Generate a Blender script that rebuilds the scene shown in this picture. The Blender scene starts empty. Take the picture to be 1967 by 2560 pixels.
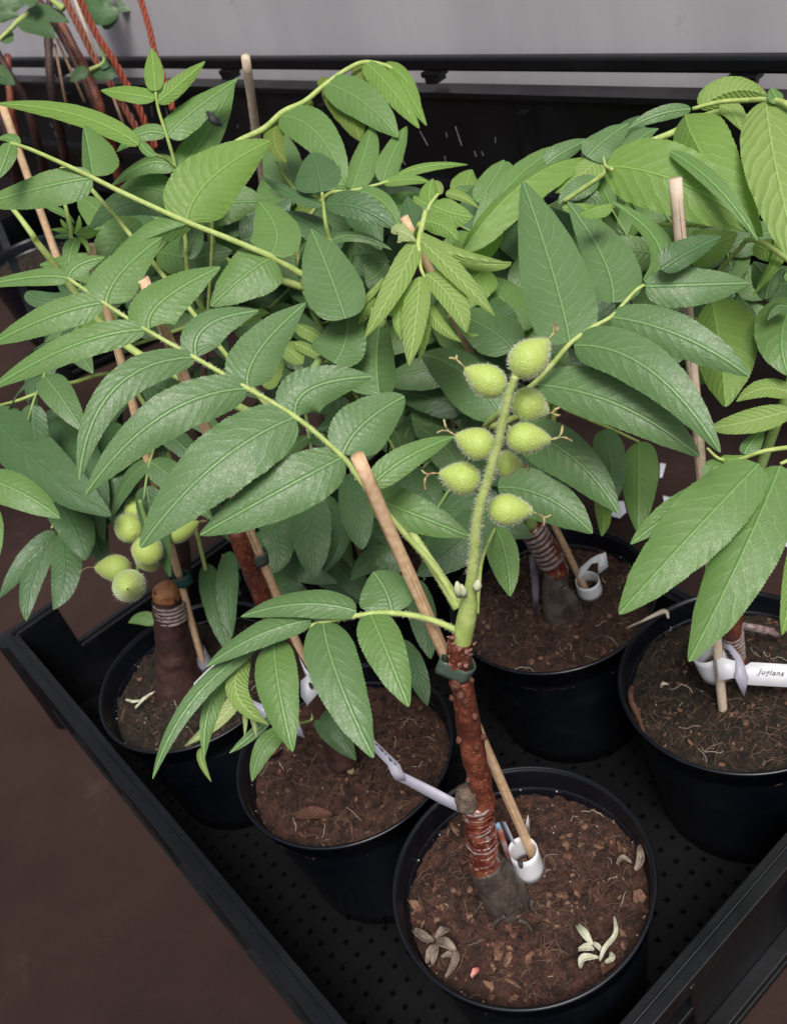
import bpy, math, random
import numpy as np
from mathutils import Vector, Matrix, noise
R = random.Random(7)
S = bpy.context.scene
# ------------------------------------------------------------ camera, world, sun, exposure
F, PIT, ROL, CZ = 2540.8, math.radians(37.737), math.radians(-18.228), .837
W0, H0 = 1967, 2560
_c, _s, _sp, _cp = math.cos(ROL), math.sin(ROL), math.sin(PIT), math.cos(PIT)
RT = Vector((_c, _s*_sp, _s*_cp)); UP = Vector((-_s, _c*_sp, _c*_cp)); FW = Vector((0, _cp, -_sp)); CO = Vector((0, 0, CZ))
cam = bpy.data.cameras.new('camera'); co = bpy.data.objects.new('camera', cam); S.collection.objects.link(co)
co.matrix_world = Matrix(((RT.x, UP.x, -FW.x, 0), (RT.y, UP.y, -FW.y, 0), (RT.z, UP.z, -FW.z, CZ), (0, 0, 0, 1)))
cam.sensor_fit = 'VERTICAL'; cam.sensor_height = 36; cam.lens = 36*F/H0; cam.clip_start = .01; cam.clip_end = 100
cam.dof.use_dof = True; cam.dof.focus_distance = .62; cam.dof.aperture_fstop = 16
S.camera = co
S.render.resolution_x = 786; S.render.resolution_y = 1024
w = bpy.data.worlds.new('World'); S.world = w; w.use_nodes = True
nt = w.node_tree; bg = nt.nodes['Background']; sky = nt.nodes.new('ShaderNodeTexSky')
sky.sky_type = 'NISHITA'; sky.sun_disc = False; sky.sun_elevation = math.radians(60); sky.sun_rotation = math.radians(178)
sky.air_density = 1.0; sky.dust_density = 4.0; sky.ozone_density = .6
hs = nt.nodes.new('ShaderNodeHueSaturation'); hs.inputs['Saturation'].default_value = .42; nt.links.new(sky.outputs[0], hs.inputs['Color']); nt.links.new(hs.outputs[0], bg.inputs[0])   # thin overcast
bg.inputs[1].default_value = .05
sl = bpy.data.lights.new('sun', 'SUN'); sl.energy = 1.5; sl.angle = math.radians(24); sl.color = (1, .97, .93)
so = bpy.data.objects.new('sun', sl); S.collection.objects.link(so)
az, el = math.radians(178), math.radians(60)     # measured clockwise from +Y
sd = Vector((math.sin(az)*math.cos(el), math.cos(az)*math.cos(el), math.sin(el)))
so.rotation_euler = sd.to_track_quat('Z', 'Y').to_euler()
S.view_settings.view_transform = 'Standard'; S.view_settings.look = 'None'; S.view_settings.exposure = .93; S.view_settings.gamma = 1
# ------------------------------------------------------------ pixel helpers (native 1967x2560 pixels)
def ray(u, v): return FW + RT*((u-W0/2)/F) - UP*((v-H0/2)/F)
def P(u, v, d): return CO + ray(u, v)*d
def PZ(u, v, z): r = ray(u, v); return CO + r*((z-CZ)/r.z)
def PY(u, v, y): r = ray(u, v); return CO + r*(y/r.y)
def DP(p): return (p-CO).dot(FW)
Q = .44643; Q2 = .5298
KS = {1:(0,0,Q),2:(600,0,Q),3:(1217,0,Q),4:(0,600,Q),5:(600,600,Q),6:(1217,600,Q),7:(0,1200,Q),8:(600,1200,Q),9:(1217,1200,Q),
      10:(0,1800,Q2),11:(600,1800,Q2),12:(1217,1800,Q), 13:(500,1550,400/1680), 14:(1700,1550,267/1680), 15:(0,0,.25), 16:(900,1800,350/1680),
      17:(1050,800,400/1591), 0:(0,0,1.1708)}
def K(k, x, y): a, b, s = KS[k]; return a+x*s, b+y*s
# ------------------------------------------------------------ object helpers
COL = S.collection
def link(name, me, mats, parent=None):
    o = bpy.data.objects.new(name, me); COL.objects.link(o)
    for m in (mats if isinstance(mats, (list, tuple)) else [mats]): me.materials.append(m)
    if parent: o.parent = parent
    return o
def tag(o, label=None, cat=None, group=None, kind=None):
    if label: o['label'] = label
    if cat: o['category'] = cat
    if group: o['group'] = group
    if kind: o['kind'] = kind
    return o
def empty(name, loc, label, cat, group=None):
    o = bpy.data.objects.new(name, None); COL.objects.link(o); o.location = loc; o.empty_display_size = .02
    o['_l'] = 0; del o['_l']
    return tag(o, label, cat, group)
class MB:
    def __init__(s): s.v = []; s.f = []; s.m = []; s.uv = []; s.uv2 = []
    def add(s, vs, fs, m=0):
        o = len(s.v); s.v += [tuple(x) for x in vs]; s.f += [tuple(i+o for i in f) for f in fs]; s.m += [m]*len(fs)
    def box(s, c, e, rz=0, m=0, ax=None):
        c = Vector(c); X, Y, Z = ax if ax else (Vector((math.cos(rz), math.sin(rz), 0)), Vector((-math.sin(rz), math.cos(rz), 0)), Vector((0, 0, 1)))
        vs = [c+X*(e[0]/2*i)+Y*(e[1]/2*j)+Z*(e[2]/2*k) for i in (-1, 1) for j in (-1, 1) for k in (-1, 1)]
        s.add(vs, [(0,1,3,2),(4,6,7,5),(0,4,5,1),(2,3,7,6),(0,2,6,4),(1,5,7,3)], m)
    def tube(s, pts, rad, n=10, m=0, cap=True, twist=0, bump=0, seed=0):
        pts = [Vector(p) for p in pts]; N = len(pts)
        if not hasattr(rad, '__len__'): rad = [rad]*N
        t0 = (pts[1]-pts[0]).normalized(); a = t0.orthogonal().normalized(); vs = []; fs = []
        for i, p in enumerate(pts):
            t = (pts[min(i+1, N-1)]-pts[max(i-1, 0)]).normalized()
            a = (a-t*a.dot(t)).normalized(); b = t.cross(a)
            for k in range(n):
                th = 2*math.pi*k/n + twist*i; r = rad[i]
                if bump: r *= 1+bump*noise.noise((p+a*math.cos(th)*r*3+b*math.sin(th)*r*3)*90+Vector((seed, 0, 0)))
                vs.append(p+a*math.cos(th)*r+b*math.sin(th)*r)
        for i in range(N-1):
            for k in range(n): fs.append((i*n+k, i*n+(k+1) % n, (i+1)*n+(k+1) % n, (i+1)*n+k))
        if cap: fs.append(tuple(range(n))[::-1]); fs.append(tuple((N-1)*n+k for k in range(n)))
        s.add(vs, fs, m)
    def build(s, name, mats, parent=None, smooth=True, solid=0, bevel=0):
        me = bpy.data.meshes.new(name); me.from_pydata(s.v, [], s.f)
        me.polygons.foreach_set('material_index', s.m)
        if smooth: me.polygons.foreach_set('use_smooth', [True]*len(s.f))
        me.update(); o = link(name, me, mats, None)
        if parent: o.parent = parent; o.matrix_parent_inverse = Matrix.Translation(-Vector(parent.location if parent.parent is None else (0,0,0)))
        if bevel:
            b = o.modifiers.new('b', 'BEVEL'); b.width = bevel; b.segments = 2; b.limit_method = 'ANGLE'
        if solid:
            b = o.modifiers.new('s', 'SOLIDIFY'); b.thickness = solid; b.offset = 0
        return o
def spline(pts, n=8):
    pts = [Vector(p) for p in pts]; out = []
    if len(pts) < 3: return [pts[0].lerp(pts[-1], i/n) for i in range(n+1)]
    e = [pts[0]*2-pts[1]]+pts+[pts[-1]*2-pts[-2]]
    for i in range(1, len(e)-2):
        for k in range(n):
            t = k/n; a, b, c, d = e[i-1:i+3]
            out.append(.5*((2*b)+(c-a)*t+(2*a-5*b+4*c-d)*t*t+(3*b-a-3*c+d)*t**3))
    out.append(pts[-1]); return out
def lerps(a, n): 
    a = list(a); return [float(x) for x in np.interp(np.linspace(0, len(a)-1, n), range(len(a)), a)]
# ------------------------------------------------------------ materials
class N_:
    def __init__(s, name):
        s.m = bpy.data.materials.new(name); s.m.use_nodes = True; s.t = s.m.node_tree; s.b = s.t.nodes['Principled BSDF']; s.out = s.t.nodes['Material Output']
    def n(s, ty, **kw):
        x = s.t.nodes.new(ty)
        for k, v in kw.items(): setattr(x, k, v)
        return x
    def l(s, a, b): s.t.links.new(a, b)
    def val(s, x, i):
        if isinstance(x, (int, float)): i.default_value = x
        elif isinstance(x, tuple): i.default_value = (*x, 1) if len(x) == 3 else x
        else: s.l(x, i)
    def math(s, op, a, b=0, c=0, clamp=False):
        x = s.n('ShaderNodeMath', operation=op, use_clamp=clamp); s.val(a, x.inputs[0]); s.val(b, x.inputs[1]); s.val(c, x.inputs[2]); return x.outputs[0]
    def ss(s, v, lo, hi, a=0., b=1.):
        x = s.n('ShaderNodeMapRange', interpolation_type='SMOOTHSTEP'); s.val(v, x.inputs[0])
        for i, q in enumerate((lo, hi, a, b)): x.inputs[i+1].default_value = q
        return x.outputs[0]
    def mix(s, f, a, b, bt='MIX'):
        x = s.n('ShaderNodeMix', data_type='RGBA', blend_type=bt); s.val(f, x.inputs[0]); s.val(a, x.inputs[6]); s.val(b, x.inputs[7]); return x.outputs[2]
    def noise(s, sc, det=4, rough=.5, vec=None, dist=0):
        x = s.n('ShaderNodeTexNoise'); x.inputs['Scale'].default_value = sc; x.inputs['Detail'].default_value = det; x.inputs['Roughness'].default_value = rough; x.inputs['Distortion'].default_value = dist
        s.l(vec if vec else s.obj(), x.inputs['Vector']); return x.outputs['Fac']
    def obj(s):
        if not hasattr(s, '_o'): s._o = s.n('ShaderNodeNewGeometry')
        return s._o.outputs['Position']
    def vor(s, sc, feat='F1', vec=None):
        x = s.n('ShaderNodeTexVoronoi', feature=feat); x.inputs['Scale'].default_value = sc; s.l(vec if vec else s.obj(), x.inputs['Vector']); return x.outputs['Distance']
    def bump(s, h, st=.5, d=.001):
        x = s.n('ShaderNodeBump'); x.inputs['Strength'].default_value = st; x.inputs['Distance'].default_value = d; s.l(h, x.inputs['Height']); s.l(x.outputs[0], s.b.inputs['Normal']); return x.outputs[0]
    def set(s, **kw):
        for k, v in kw.items(): s.val(v, s.b.inputs[k.replace('_', ' ')])
        return s.m
def leaf_mat(name, c1, c2, vein, under, tcol, trans=.25, rough=.45, quilt=.5, vw=.05, vs=.7, speck=.25):
    s = N_(name)
    u1 = s.n('ShaderNodeUVMap', uv_map='leaf').outputs[0]; u2 = s.n('ShaderNodeUVMap', uv_map='metre').outputs[0]
    a = s.n('ShaderNodeSeparateXYZ'); s.l(u1, a.inputs[0]); b = s.n('ShaderNodeSeparateXYZ'); s.l(u2, b.inputs[0])
    at = s.math('ABSOLUTE', a.outputs[1]); x = s.math('ABSOLUTE', b.outputs[0])
    oi = s.n('ShaderNodeObjectInfo')
    wob = s.noise(90, 2)
    q = s.math('SUBTRACT', a.outputs[0], s.math('MULTIPLY', at, 1.5))
    q = s.math('SUBTRACT', q, s.math('MULTIPLY', s.math('MULTIPLY', at, at), .7))
    q = s.math('ADD', q, s.math('MULTIPLY', s.math('GREATER_THAN', a.outputs[1], 0), .42))
    q = s.math('ADD', q, s.math('MULTIPLY', wob, .9))
    fr = s.math('FRACT', s.math('ADD', q, 20)); dist = s.math('MINIMUM', fr, s.math('SUBTRACT', 1, fr))
    lat = s.ss(dist, vw*.3, vw*1.5, 1, 0); lat = s.math('MULTIPLY', lat, s.ss(at, .5, .97, 1, .1))
    # cross veins
    v3 = s.vor(420, 'DISTANCE_TO_EDGE'); v3f = s.ss(v3, .02, .12, 1, 0)
    mid = s.ss(x, .00015, .00048, 1, 0)
    big = s.noise(26, 3); col = s.mix(s.ss(big, .35, .65), c1, c2)
    br = s.n('ShaderNodeHueSaturation'); s.l(col, br.inputs['Color'])
    s.l(s.math('ADD', .86, s.math('MULTIPLY', oi.outputs['Random'], .3)), br.inputs['Value'])
    s.l(s.math('ADD', .494, s.math('MULTIPLY', oi.outputs['Random'], .014)), br.inputs['Hue'])
    col = br.outputs[0]
    patch = s.ss(s.noise(170, 3), .35, .75, -.10, .07); col = s.mix(s.math('MAXIMUM', patch, 0), col, vein)
    col = s.mix(s.math('MULTIPLY', v3f, .10*vs), col, vein)
    col = s.mix(s.math('MULTIPLY', lat, vs), col, vein)
    edge = s.ss(at, .93, 1.0, 0, .55); col = s.mix(edge, col, vein)
    spk = s.ss(s.noise(1500, 1), .72, .79, 0, speck); spk = s.math('MULTIPLY', spk, s.ss(s.noise(60, 2), .4, .6))
    col = s.mix(spk, col, (.5, .58, .5))
    blm = s.math('MULTIPLY', s.ss(s.noise(75, 3, .6), .71, .75, 0, .75), s.math('GREATER_THAN', oi.outputs['Random'], .45)); col = s.mix(blm, col, (.10, .065, .03))
    col = s.mix(s.math('MULTIPLY', mid, .92), col, vein)
    geo = s.n('ShaderNodeNewGeometry'); uc = s.mix(s.math('MAXIMUM', s.math('MULTIPLY', lat, .7), mid), under, vein)
    col = s.mix(geo.outputs['Backfacing'], col, uc)
    h = s.math('MULTIPLY', s.math('POWER', dist, .55), quilt*1.6)
    h = s.math('ADD', h, s.math('ADD', s.math('MULTIPLY', s.noise(700, 2), .22), s.math('MULTIPLY', s.noise(160, 3), .35))); h = s.math('SUBTRACT', h, s.math('MULTIPLY', v3f, .05))
    h = s.math('SUBTRACT', h, s.math('MULTIPLY', s.ss(x, .0003, .0016, 1, 0), .5))
    nb = s.bump(h, .7, .0011)
    s.set(Base_Color=col, Roughness=s.math('ADD', rough, s.ss(s.noise(300, 3), .3, .7, -.05, .09)))
    s.b.inputs['Sheen Weight'].default_value = .0; s.b.inputs['Sheen Roughness'].default_value = .4; s.b.inputs['Specular IOR Level'].default_value = .42
    tr = s.n('ShaderNodeBsdfTranslucent'); s.val(s.mix(s.math('MAXIMUM', s.math('MULTIPLY', lat, .6), mid), tcol, tuple(min(1, c*1.4) for c in tcol)), tr.inputs[0]); s.l(nb, tr.inputs['Normal'])
    ms = s.n('ShaderNodeMixShader'); ms.inputs[0].default_value = trans; s.l(s.b.outputs[0], ms.inputs[1]); s.l(tr.outputs[0], ms.inputs[2]); s.l(ms.outputs[0], s.out.inputs[0])
    return s.m
LM = {
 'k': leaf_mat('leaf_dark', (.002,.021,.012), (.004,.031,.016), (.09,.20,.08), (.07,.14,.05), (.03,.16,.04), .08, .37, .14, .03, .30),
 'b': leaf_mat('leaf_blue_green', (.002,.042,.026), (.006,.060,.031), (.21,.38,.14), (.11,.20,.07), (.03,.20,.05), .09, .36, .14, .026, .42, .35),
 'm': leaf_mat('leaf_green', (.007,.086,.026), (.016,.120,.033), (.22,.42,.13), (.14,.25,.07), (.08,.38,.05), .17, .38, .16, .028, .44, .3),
 'g': leaf_mat('leaf_fresh', (.052,.225,.028), (.085,.28,.038), (.34,.56,.14), (.22,.36,.08), (.26,.58,.04), .32, .44, .36, .030, .58, .2),
 'y': leaf_mat('leaf_young', (.17,.36,.070), (.23,.43,.095), (.50,.66,.24), (.30,.44,.12), (.40,.64,.08), .34, .5, .8, .06, .6, .1),
 'p': leaf_mat('leaf_pale', (.40,.52,.18), (.48,.60,.24), (.66,.74,.40), (.45,.54,.22), (.48,.64,.18), .3, .55, .7, .08, .6, .05),
 'o': leaf_mat('leaf_olive_underside', (.15,.24,.04), (.20,.30,.055), (.33,.44,.10), (.18,.26,.05), (.32,.44,.04), .36, .55, .5, .07, .5, .05),
}
def stem_mat(name, c1, c2, rough=.55, sc=120, bmp=.3, bd=.001):
    s = N_(name); f = s.ss(s.noise(sc, 5, .6), .35, .65); col = s.mix(f, c1, c2); s.bump(s.noise(sc*4, 4), bmp, bd); return s.set(Base_Color=col, Roughness=rough)
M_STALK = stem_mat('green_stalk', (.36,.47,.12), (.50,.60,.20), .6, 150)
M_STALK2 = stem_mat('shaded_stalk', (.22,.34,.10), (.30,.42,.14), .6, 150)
M_HAIR = N_('fine_hairs').set(Base_Color=(.75,.72,.60), Roughness=.7)
def bark():
    s = N_('scion_bark'); f = s.noise(70, 6, .65); col = s.mix(s.ss(f, .38, .62), (.10,.024,.013), (.24,.062,.032))
    col = s.mix(s.ss(s.noise(420, 3), .60, .68, 0, .7), col, (.42,.22,.14)); col = s.mix(s.ss(s.noise(30, 4), .56, .66, 0, .6), col, (.07,.022,.016))
    s.bump(s.math('ADD', s.noise(260, 5, .6), s.noise(60, 3)), .8, .0016); return s.set(Base_Color=col, Roughness=s.ss(f, .3, .7, .36, .62))
M_BARK = bark()
M_BARKD = stem_mat('dark_bark', (.035,.016,.013), (.075,.032,.026), .6, 60, .7, .0012)
def rootm():
    s = N_('rootstock_bark'); f = s.noise(45, 6, .6); col = s.mix(s.ss(f, .35, .65), (.045,.034,.030), (.115,.088,.072)); col = s.mix(s.ss(s.noise(300, 4), .58, .7, 0, .5), col, (.2,.17,.14))
    s.bump(s.noise(140, 6, .65), .8, .0018); return s.set(Base_Color=col, Roughness=.48)
M_ROOT = rootm()
def waxm():
    s = N_('graft_film'); f = s.noise(60, 4, .6, dist=1.5)
    col = s.mix(s.ss(f, .42, .6), (.12,.022,.014), (.25,.075,.045)); col = s.mix(s.ss(s.noise(160, 3, dist=1), .58, .66, 0, .8), col, (.40,.36,.33))
    s.bump(s.noise(230, 3, dist=.8), .9, .0018); return s.set(Base_Color=col, Roughness=.22, Coat_Weight=.5)
M_WAX = waxm()
M_PINK = stem_mat('cracked_callus', (.20,.075,.06), (.42,.22,.18), .6, 260, .9, .0018)
M_SCAR = stem_mat('bud_scar_bark', (.10,.030,.018), (.22,.085,.055), .55, 330, .9, .0018)
M_FILM = stem_mat('clear_film', (.17,.10,.09), (.34,.28,.27), .3, 200, .6)
M_BLUE = stem_mat('blue_film', (.10,.30,.55), (.30,.48,.62), .35, 120, .3)
def woodm(name, c1, c2):
    s = N_(name); tc = s.n('ShaderNodeTexCoord'); mp = s.n('ShaderNodeMapping'); s.l(tc.outputs['UV'], mp.inputs[0])
    f = s.noise(220, 3); col = s.mix(s.ss(f, .3, .7), c1, c2); col = s.mix(s.ss(s.noise(900, 2), .62, .7, 0, .35), col, tuple(x*.5 for x in c1))
    g = s.noise(25, 3); col = s.mix(s.ss(g, .35, .7, 0, .35), col, tuple(x*.75 for x in c2)); s.bump(f, .3, .0006); return s.set(Base_Color=col, Roughness=.6)
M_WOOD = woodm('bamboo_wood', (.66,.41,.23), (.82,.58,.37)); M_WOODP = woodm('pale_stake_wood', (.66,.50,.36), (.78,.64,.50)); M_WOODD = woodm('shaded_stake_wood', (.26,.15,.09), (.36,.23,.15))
M_SPLIT = stem_mat('stake_grain', (.22,.11,.05), (.36,.19,.10), .7, 300)
def plastic(name, c=(.010,.011,.016), rough=.33, dust=.35, dc=(.10,.10,.11)):
    s = N_(name); sc = s.noise(9, 5, .6); d = s.ss(s.noise(600, 3, .7), .62, .74, 0, dust); d2 = s.ss(s.noise(14, 6, .7, dist=.6), .5, .75, 0, .35*dust)
    col = s.mix(s.math('MAXIMUM', d, d2), c, dc); s.bump(s.noise(240, 4), .12, .0008)
    return s.set(Base_Color=col, Roughness=s.ss(sc, .35, .65, rough-.06, rough+.14))
M_POT = plastic('pot_plastic', (.003,.004,.008), .30, .35, (.06,.06,.07)); M_CRATE = plastic('crate_plastic', (.0045,.005,.0065), .34, .55, (.045,.045,.052)); M_BASE = plastic('shaded_crate_base_plastic', (.0035,.0036,.0045), .62, .5, (.03,.028,.028)); M_BASE.node_tree.nodes['Principled BSDF'].inputs['Specular IOR Level'].default_value = .2; M_BOX = plastic('scuffed_black_plastic', (.004,.004,.005), .38, .35, (.06,.055,.06))  # base plastic is darker and duller, shade inside the crate put into it
M_TIE = stem_mat('green_tie', (.055,.085,.065), (.075,.105,.08), .45, 80); M_TIE2 = stem_mat('teal_tie', (.015,.06,.055), (.02,.075,.07), .45, 80)
M_TAG = stem_mat('white_tag', (.74,.74,.78), (.82,.82,.85), .38, 40, .05); M_TAGG = stem_mat('grey_tag', (.40,.38,.47), (.46,.44,.53), .42, 40, .05)
M_INK = N_('ink').set(Base_Color=(.03,.03,.035), Roughness=.6)
def soilm(name, a, b, c):
    s = N_(name); f = s.noise(120, 8, .7); col = s.mix(s.ss(f, .36, .62), a, b); col = s.mix(s.ss(s.noise(420, 4, .7), .57, .68, 0, .8), col, c)
    col = s.mix(s.ss(s.noise(22, 4), .5, .66, 0, .55), col, a); s.bump(s.math('ADD', s.noise(350, 8, .75), s.noise(900, 3)), 1, .003); return s.set(Base_Color=col, Roughness=.9)
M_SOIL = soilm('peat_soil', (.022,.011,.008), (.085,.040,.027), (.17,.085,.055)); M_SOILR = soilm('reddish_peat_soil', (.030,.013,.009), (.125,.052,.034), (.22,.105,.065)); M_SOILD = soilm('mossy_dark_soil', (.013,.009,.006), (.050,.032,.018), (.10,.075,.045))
M_CHIP = stem_mat('bark_chip', (.085,.034,.020), (.16,.072,.044), .8, 150, .8, .002); M_CHIP2 = stem_mat('tan_chip', (.12,.055,.032), (.28,.15,.095), .8, 200, .8, .002)
M_CHIPD = stem_mat('dark_crumb', (.022,.011,.008), (.075,.034,.024), .9, 200, .8, .002)
M_FIB = stem_mat('root_fibre', (.10,.055,.037), (.22,.135,.09), .75, 90); M_FIBW = stem_mat('pale_root', (.50,.42,.33), (.62,.54,.44), .7, 90); M_GRIT = N_('perlite').set(Base_Color=(.55,.53,.48), Roughness=.8)
M_DEAD = stem_mat('dry_leaf_grey', (.15,.11,.085), (.30,.24,.19), .75, 110, .8, .0015); M_DEADP = stem_mat('dry_leaf_pale', (.42,.40,.28), (.60,.60,.46), .6, 160, .5)
M_ROPE = stem_mat('orange_rope', (.26,.07,.04), (.40,.14,.085), .6, 500, .8); M_ROPED = stem_mat('red_orange_rope', (.28,.050,.022), (.40,.085,.04), .6, 500, .8)
M_RED = stem_mat('red_petal', (.55,.12,.10), (.7,.35,.3), .6, 200)
def fruitm():
    s = N_('walnut_skin'); v = s.vor(950); col = s.mix(s.ss(v, .12, .5, 1, 0), (.42,.54,.11), (.68,.76,.30)); col = s.mix(s.ss(s.noise(60, 3), .35, .7, 0, .5), col, (.50,.61,.15))
    lw = s.n('ShaderNodeLayerWeight'); lw.inputs[0].default_value = .35
    s.bump(s.ss(v, .05, .6, 1, 0), .5, .0005); s.b.inputs['Sheen Weight'].default_value = .6; s.b.inputs['Sheen Roughness'].default_value = .35; return s.set(Base_Color=col, Roughness=.5)
M_FRUIT = fruitm()
M_FRUITD = stem_mat('stigma_dry', (.20,.11,.06), (.55,.47,.22), .7, 300)
# ------------------------------------------------------------ the setting
def floor_mat():
    s = N_('floor_fabric'); p = s.obj(); f = s.noise(3.2, 6, .6); col = s.mix(s.ss(f, .35, .65), (.026,.0135,.0108), (.042,.0225,.0185))
    col = s.mix(s.ss(s.noise(11, 7, .7, dist=.5), .58, .72, 0, .35), col, (.095,.058,.048)); col = s.mix(s.ss(s.noise(420, 2), .72, .78, 0, .35), col, (.26,.21,.18)); col = s.mix(s.ss(s.noise(60, 4, .7), .66, .74, 0, .6), col, (.022,.014,.011))
    wv = s.vor(210, 'F1'); s.bump(s.math('ADD', s.math('MULTIPLY', wv, .6), s.noise(500, 4)), .35, .0008); return s.set(Base_Color=col, Roughness=.85, Specular_IOR_Level=.2)
m = MB(); n = 60
m.add([(-9+.3*i, -3+.3*j, 0) for j in range(n+1) for i in range(n+1)], [(j*(n+1)+i, j*(n+1)+i+1, (j+1)*(n+1)+i+1, (j+1)*(n+1)+i) for j in range(n) for i in range(n)])
tag(m.build('floor', floor_mat()), 'dark reddish-brown woven ground cover with pale dust specks', kind='structure')
# wall line direction
WD = Vector((math.cos(math.radians(-53.6)), math.sin(math.radians(-53.6)), 0)); WN = Vector((-WD.y, WD.x, 0))   # WN points away from camera
W_O = CO + ray(300, 134)*(1.6/ray(300, 134).y)
def wall_mat():
    s = N_('wall_sheet'); mp = s.n('ShaderNodeMapping'); s.l(s.obj(), mp.inputs[0]); mp.inputs['Scale'].default_value = (1, 1, .16)
    f = s.noise(7, 6, .6, vec=mp.outputs[0]); col = s.mix(s.ss(f, .35, .68), (.56,.53,.56), (.66,.63,.66)); col = s.mix(s.ss(s.noise(24, 6, .7), .62, .74, 0, .35), col, (.27,.25,.28))
    s.bump(s.noise(30, 3), .1, .002); return s.set(Base_Color=col, Roughness=.5)
m = MB(); c = W_O + WN*.062; c.z = 1.34
m.box(c + WD*.2, (8, .03, 2.06), ax=(WD, WN, Vector((0, 0, 1))))
tag(m.build('grey_wall', wall_mat(), smooth=False), 'pale grey sheet wall standing behind the black plastic container', 'wall')
# black container with a rail along its top
def linept(u, v, off):   # point where the pixel ray meets the container's front plane, moved back by off
    o = W_O + WN*off; r = ray(u, v); return CO + r*((o-CO).dot(WN)/r.dot(WN))
box = empty('plastic_container', (W_O.x, W_O.y, 0), 'large black scuffed plastic container with a raised rail along its top', 'container')
zr = W_O.z-.016; zt = linept(300, 212, .0).z - .004
zb = .31; m = MB(); m.box(Vector((W_O.x, W_O.y, (zt+zb)/2)) + WD*.3 + WN*.012, (4.4, .024, zt-zb), ax=(WD, WN, Vector((0, 0, 1)))); 
for k in range(-6, 8): m.box(Vector((W_O.x, W_O.y, (zt+zb)/2)) + WD*(k*.3+.11) - WN*.004, (.012, .012, zt-zb-.02), ax=(WD, WN, Vector((0, 0, 1))))
m.box(Vector((W_O.x, W_O.y, zt+.003)) + WD*.3 + WN*.010, (4.4, .026, .006), ax=(WD, WN, Vector((0, 0, 1)))); m.box(Vector((W_O.x, W_O.y, zt-.10)) + WD*.3 - WN*.008, (4.4, .018, .012), ax=(WD, WN, Vector((0, 0, 1))))
for k in range(90):
    q = Vector((W_O.x, W_O.y, zt-.03-R.random()*.2)) + WD*R.uniform(-.3, 1.0) - WN*.0012; a = R.uniform(-.5, .5); ln = R.uniform(.004, .022)
    ax = (WD*math.cos(a)+Vector((0, 0, 1))*math.sin(a)); m.box(q, (.0007+R.random()*.0006, .0005, ln), m=1, ax=(ax, WN, ax.cross(WN)))
m2 = MB()
for k in (-1.7, -.95, 1.3, 2.3): mm = MB(); mm.box(Vector((W_O.x, W_O.y, zb/2)) + WD*k + WN*.03, (.04, .04, zb), ax=(WD, WN, Vector((0, 0, 1)))); mm.build('leg', M_BOX, box, False)
m.build('body', [M_BOX, stem_mat('scuff_mark', (.16,.15,.16), (.28,.27,.28), .7)], box, False, bevel=.0012)
m = MB(); c = Vector((W_O.x, W_O.y, zr)) + WD*.3 + WN*.01
m.box(c, (4.4, .012, .015), ax=(WD, WN, Vector((0, 0, 1)))); m.build('rail', M_BOX, box, False, bevel=.003)
for (u, v) in ((1085, 180), (1862, 185), (572, 172), (150, 165)):
    q = linept(u, v, .012); z0, z1 = zt+.012, zr-.0085; m = MB()
    m.box(Vector((q.x, q.y, (z0+z1)/2)), (.016 if u > 700 else .02, .018, z1-z0), ax=(WD, WN, Vector((0, 0, 1)))); m.box(Vector((q.x, q.y, z1-.003)), (.026, .0165, .006), ax=(WD, WN, Vector((0, 0, 1))))
    m.build('rail_post', M_BOX, box, False, bevel=.001)
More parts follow.
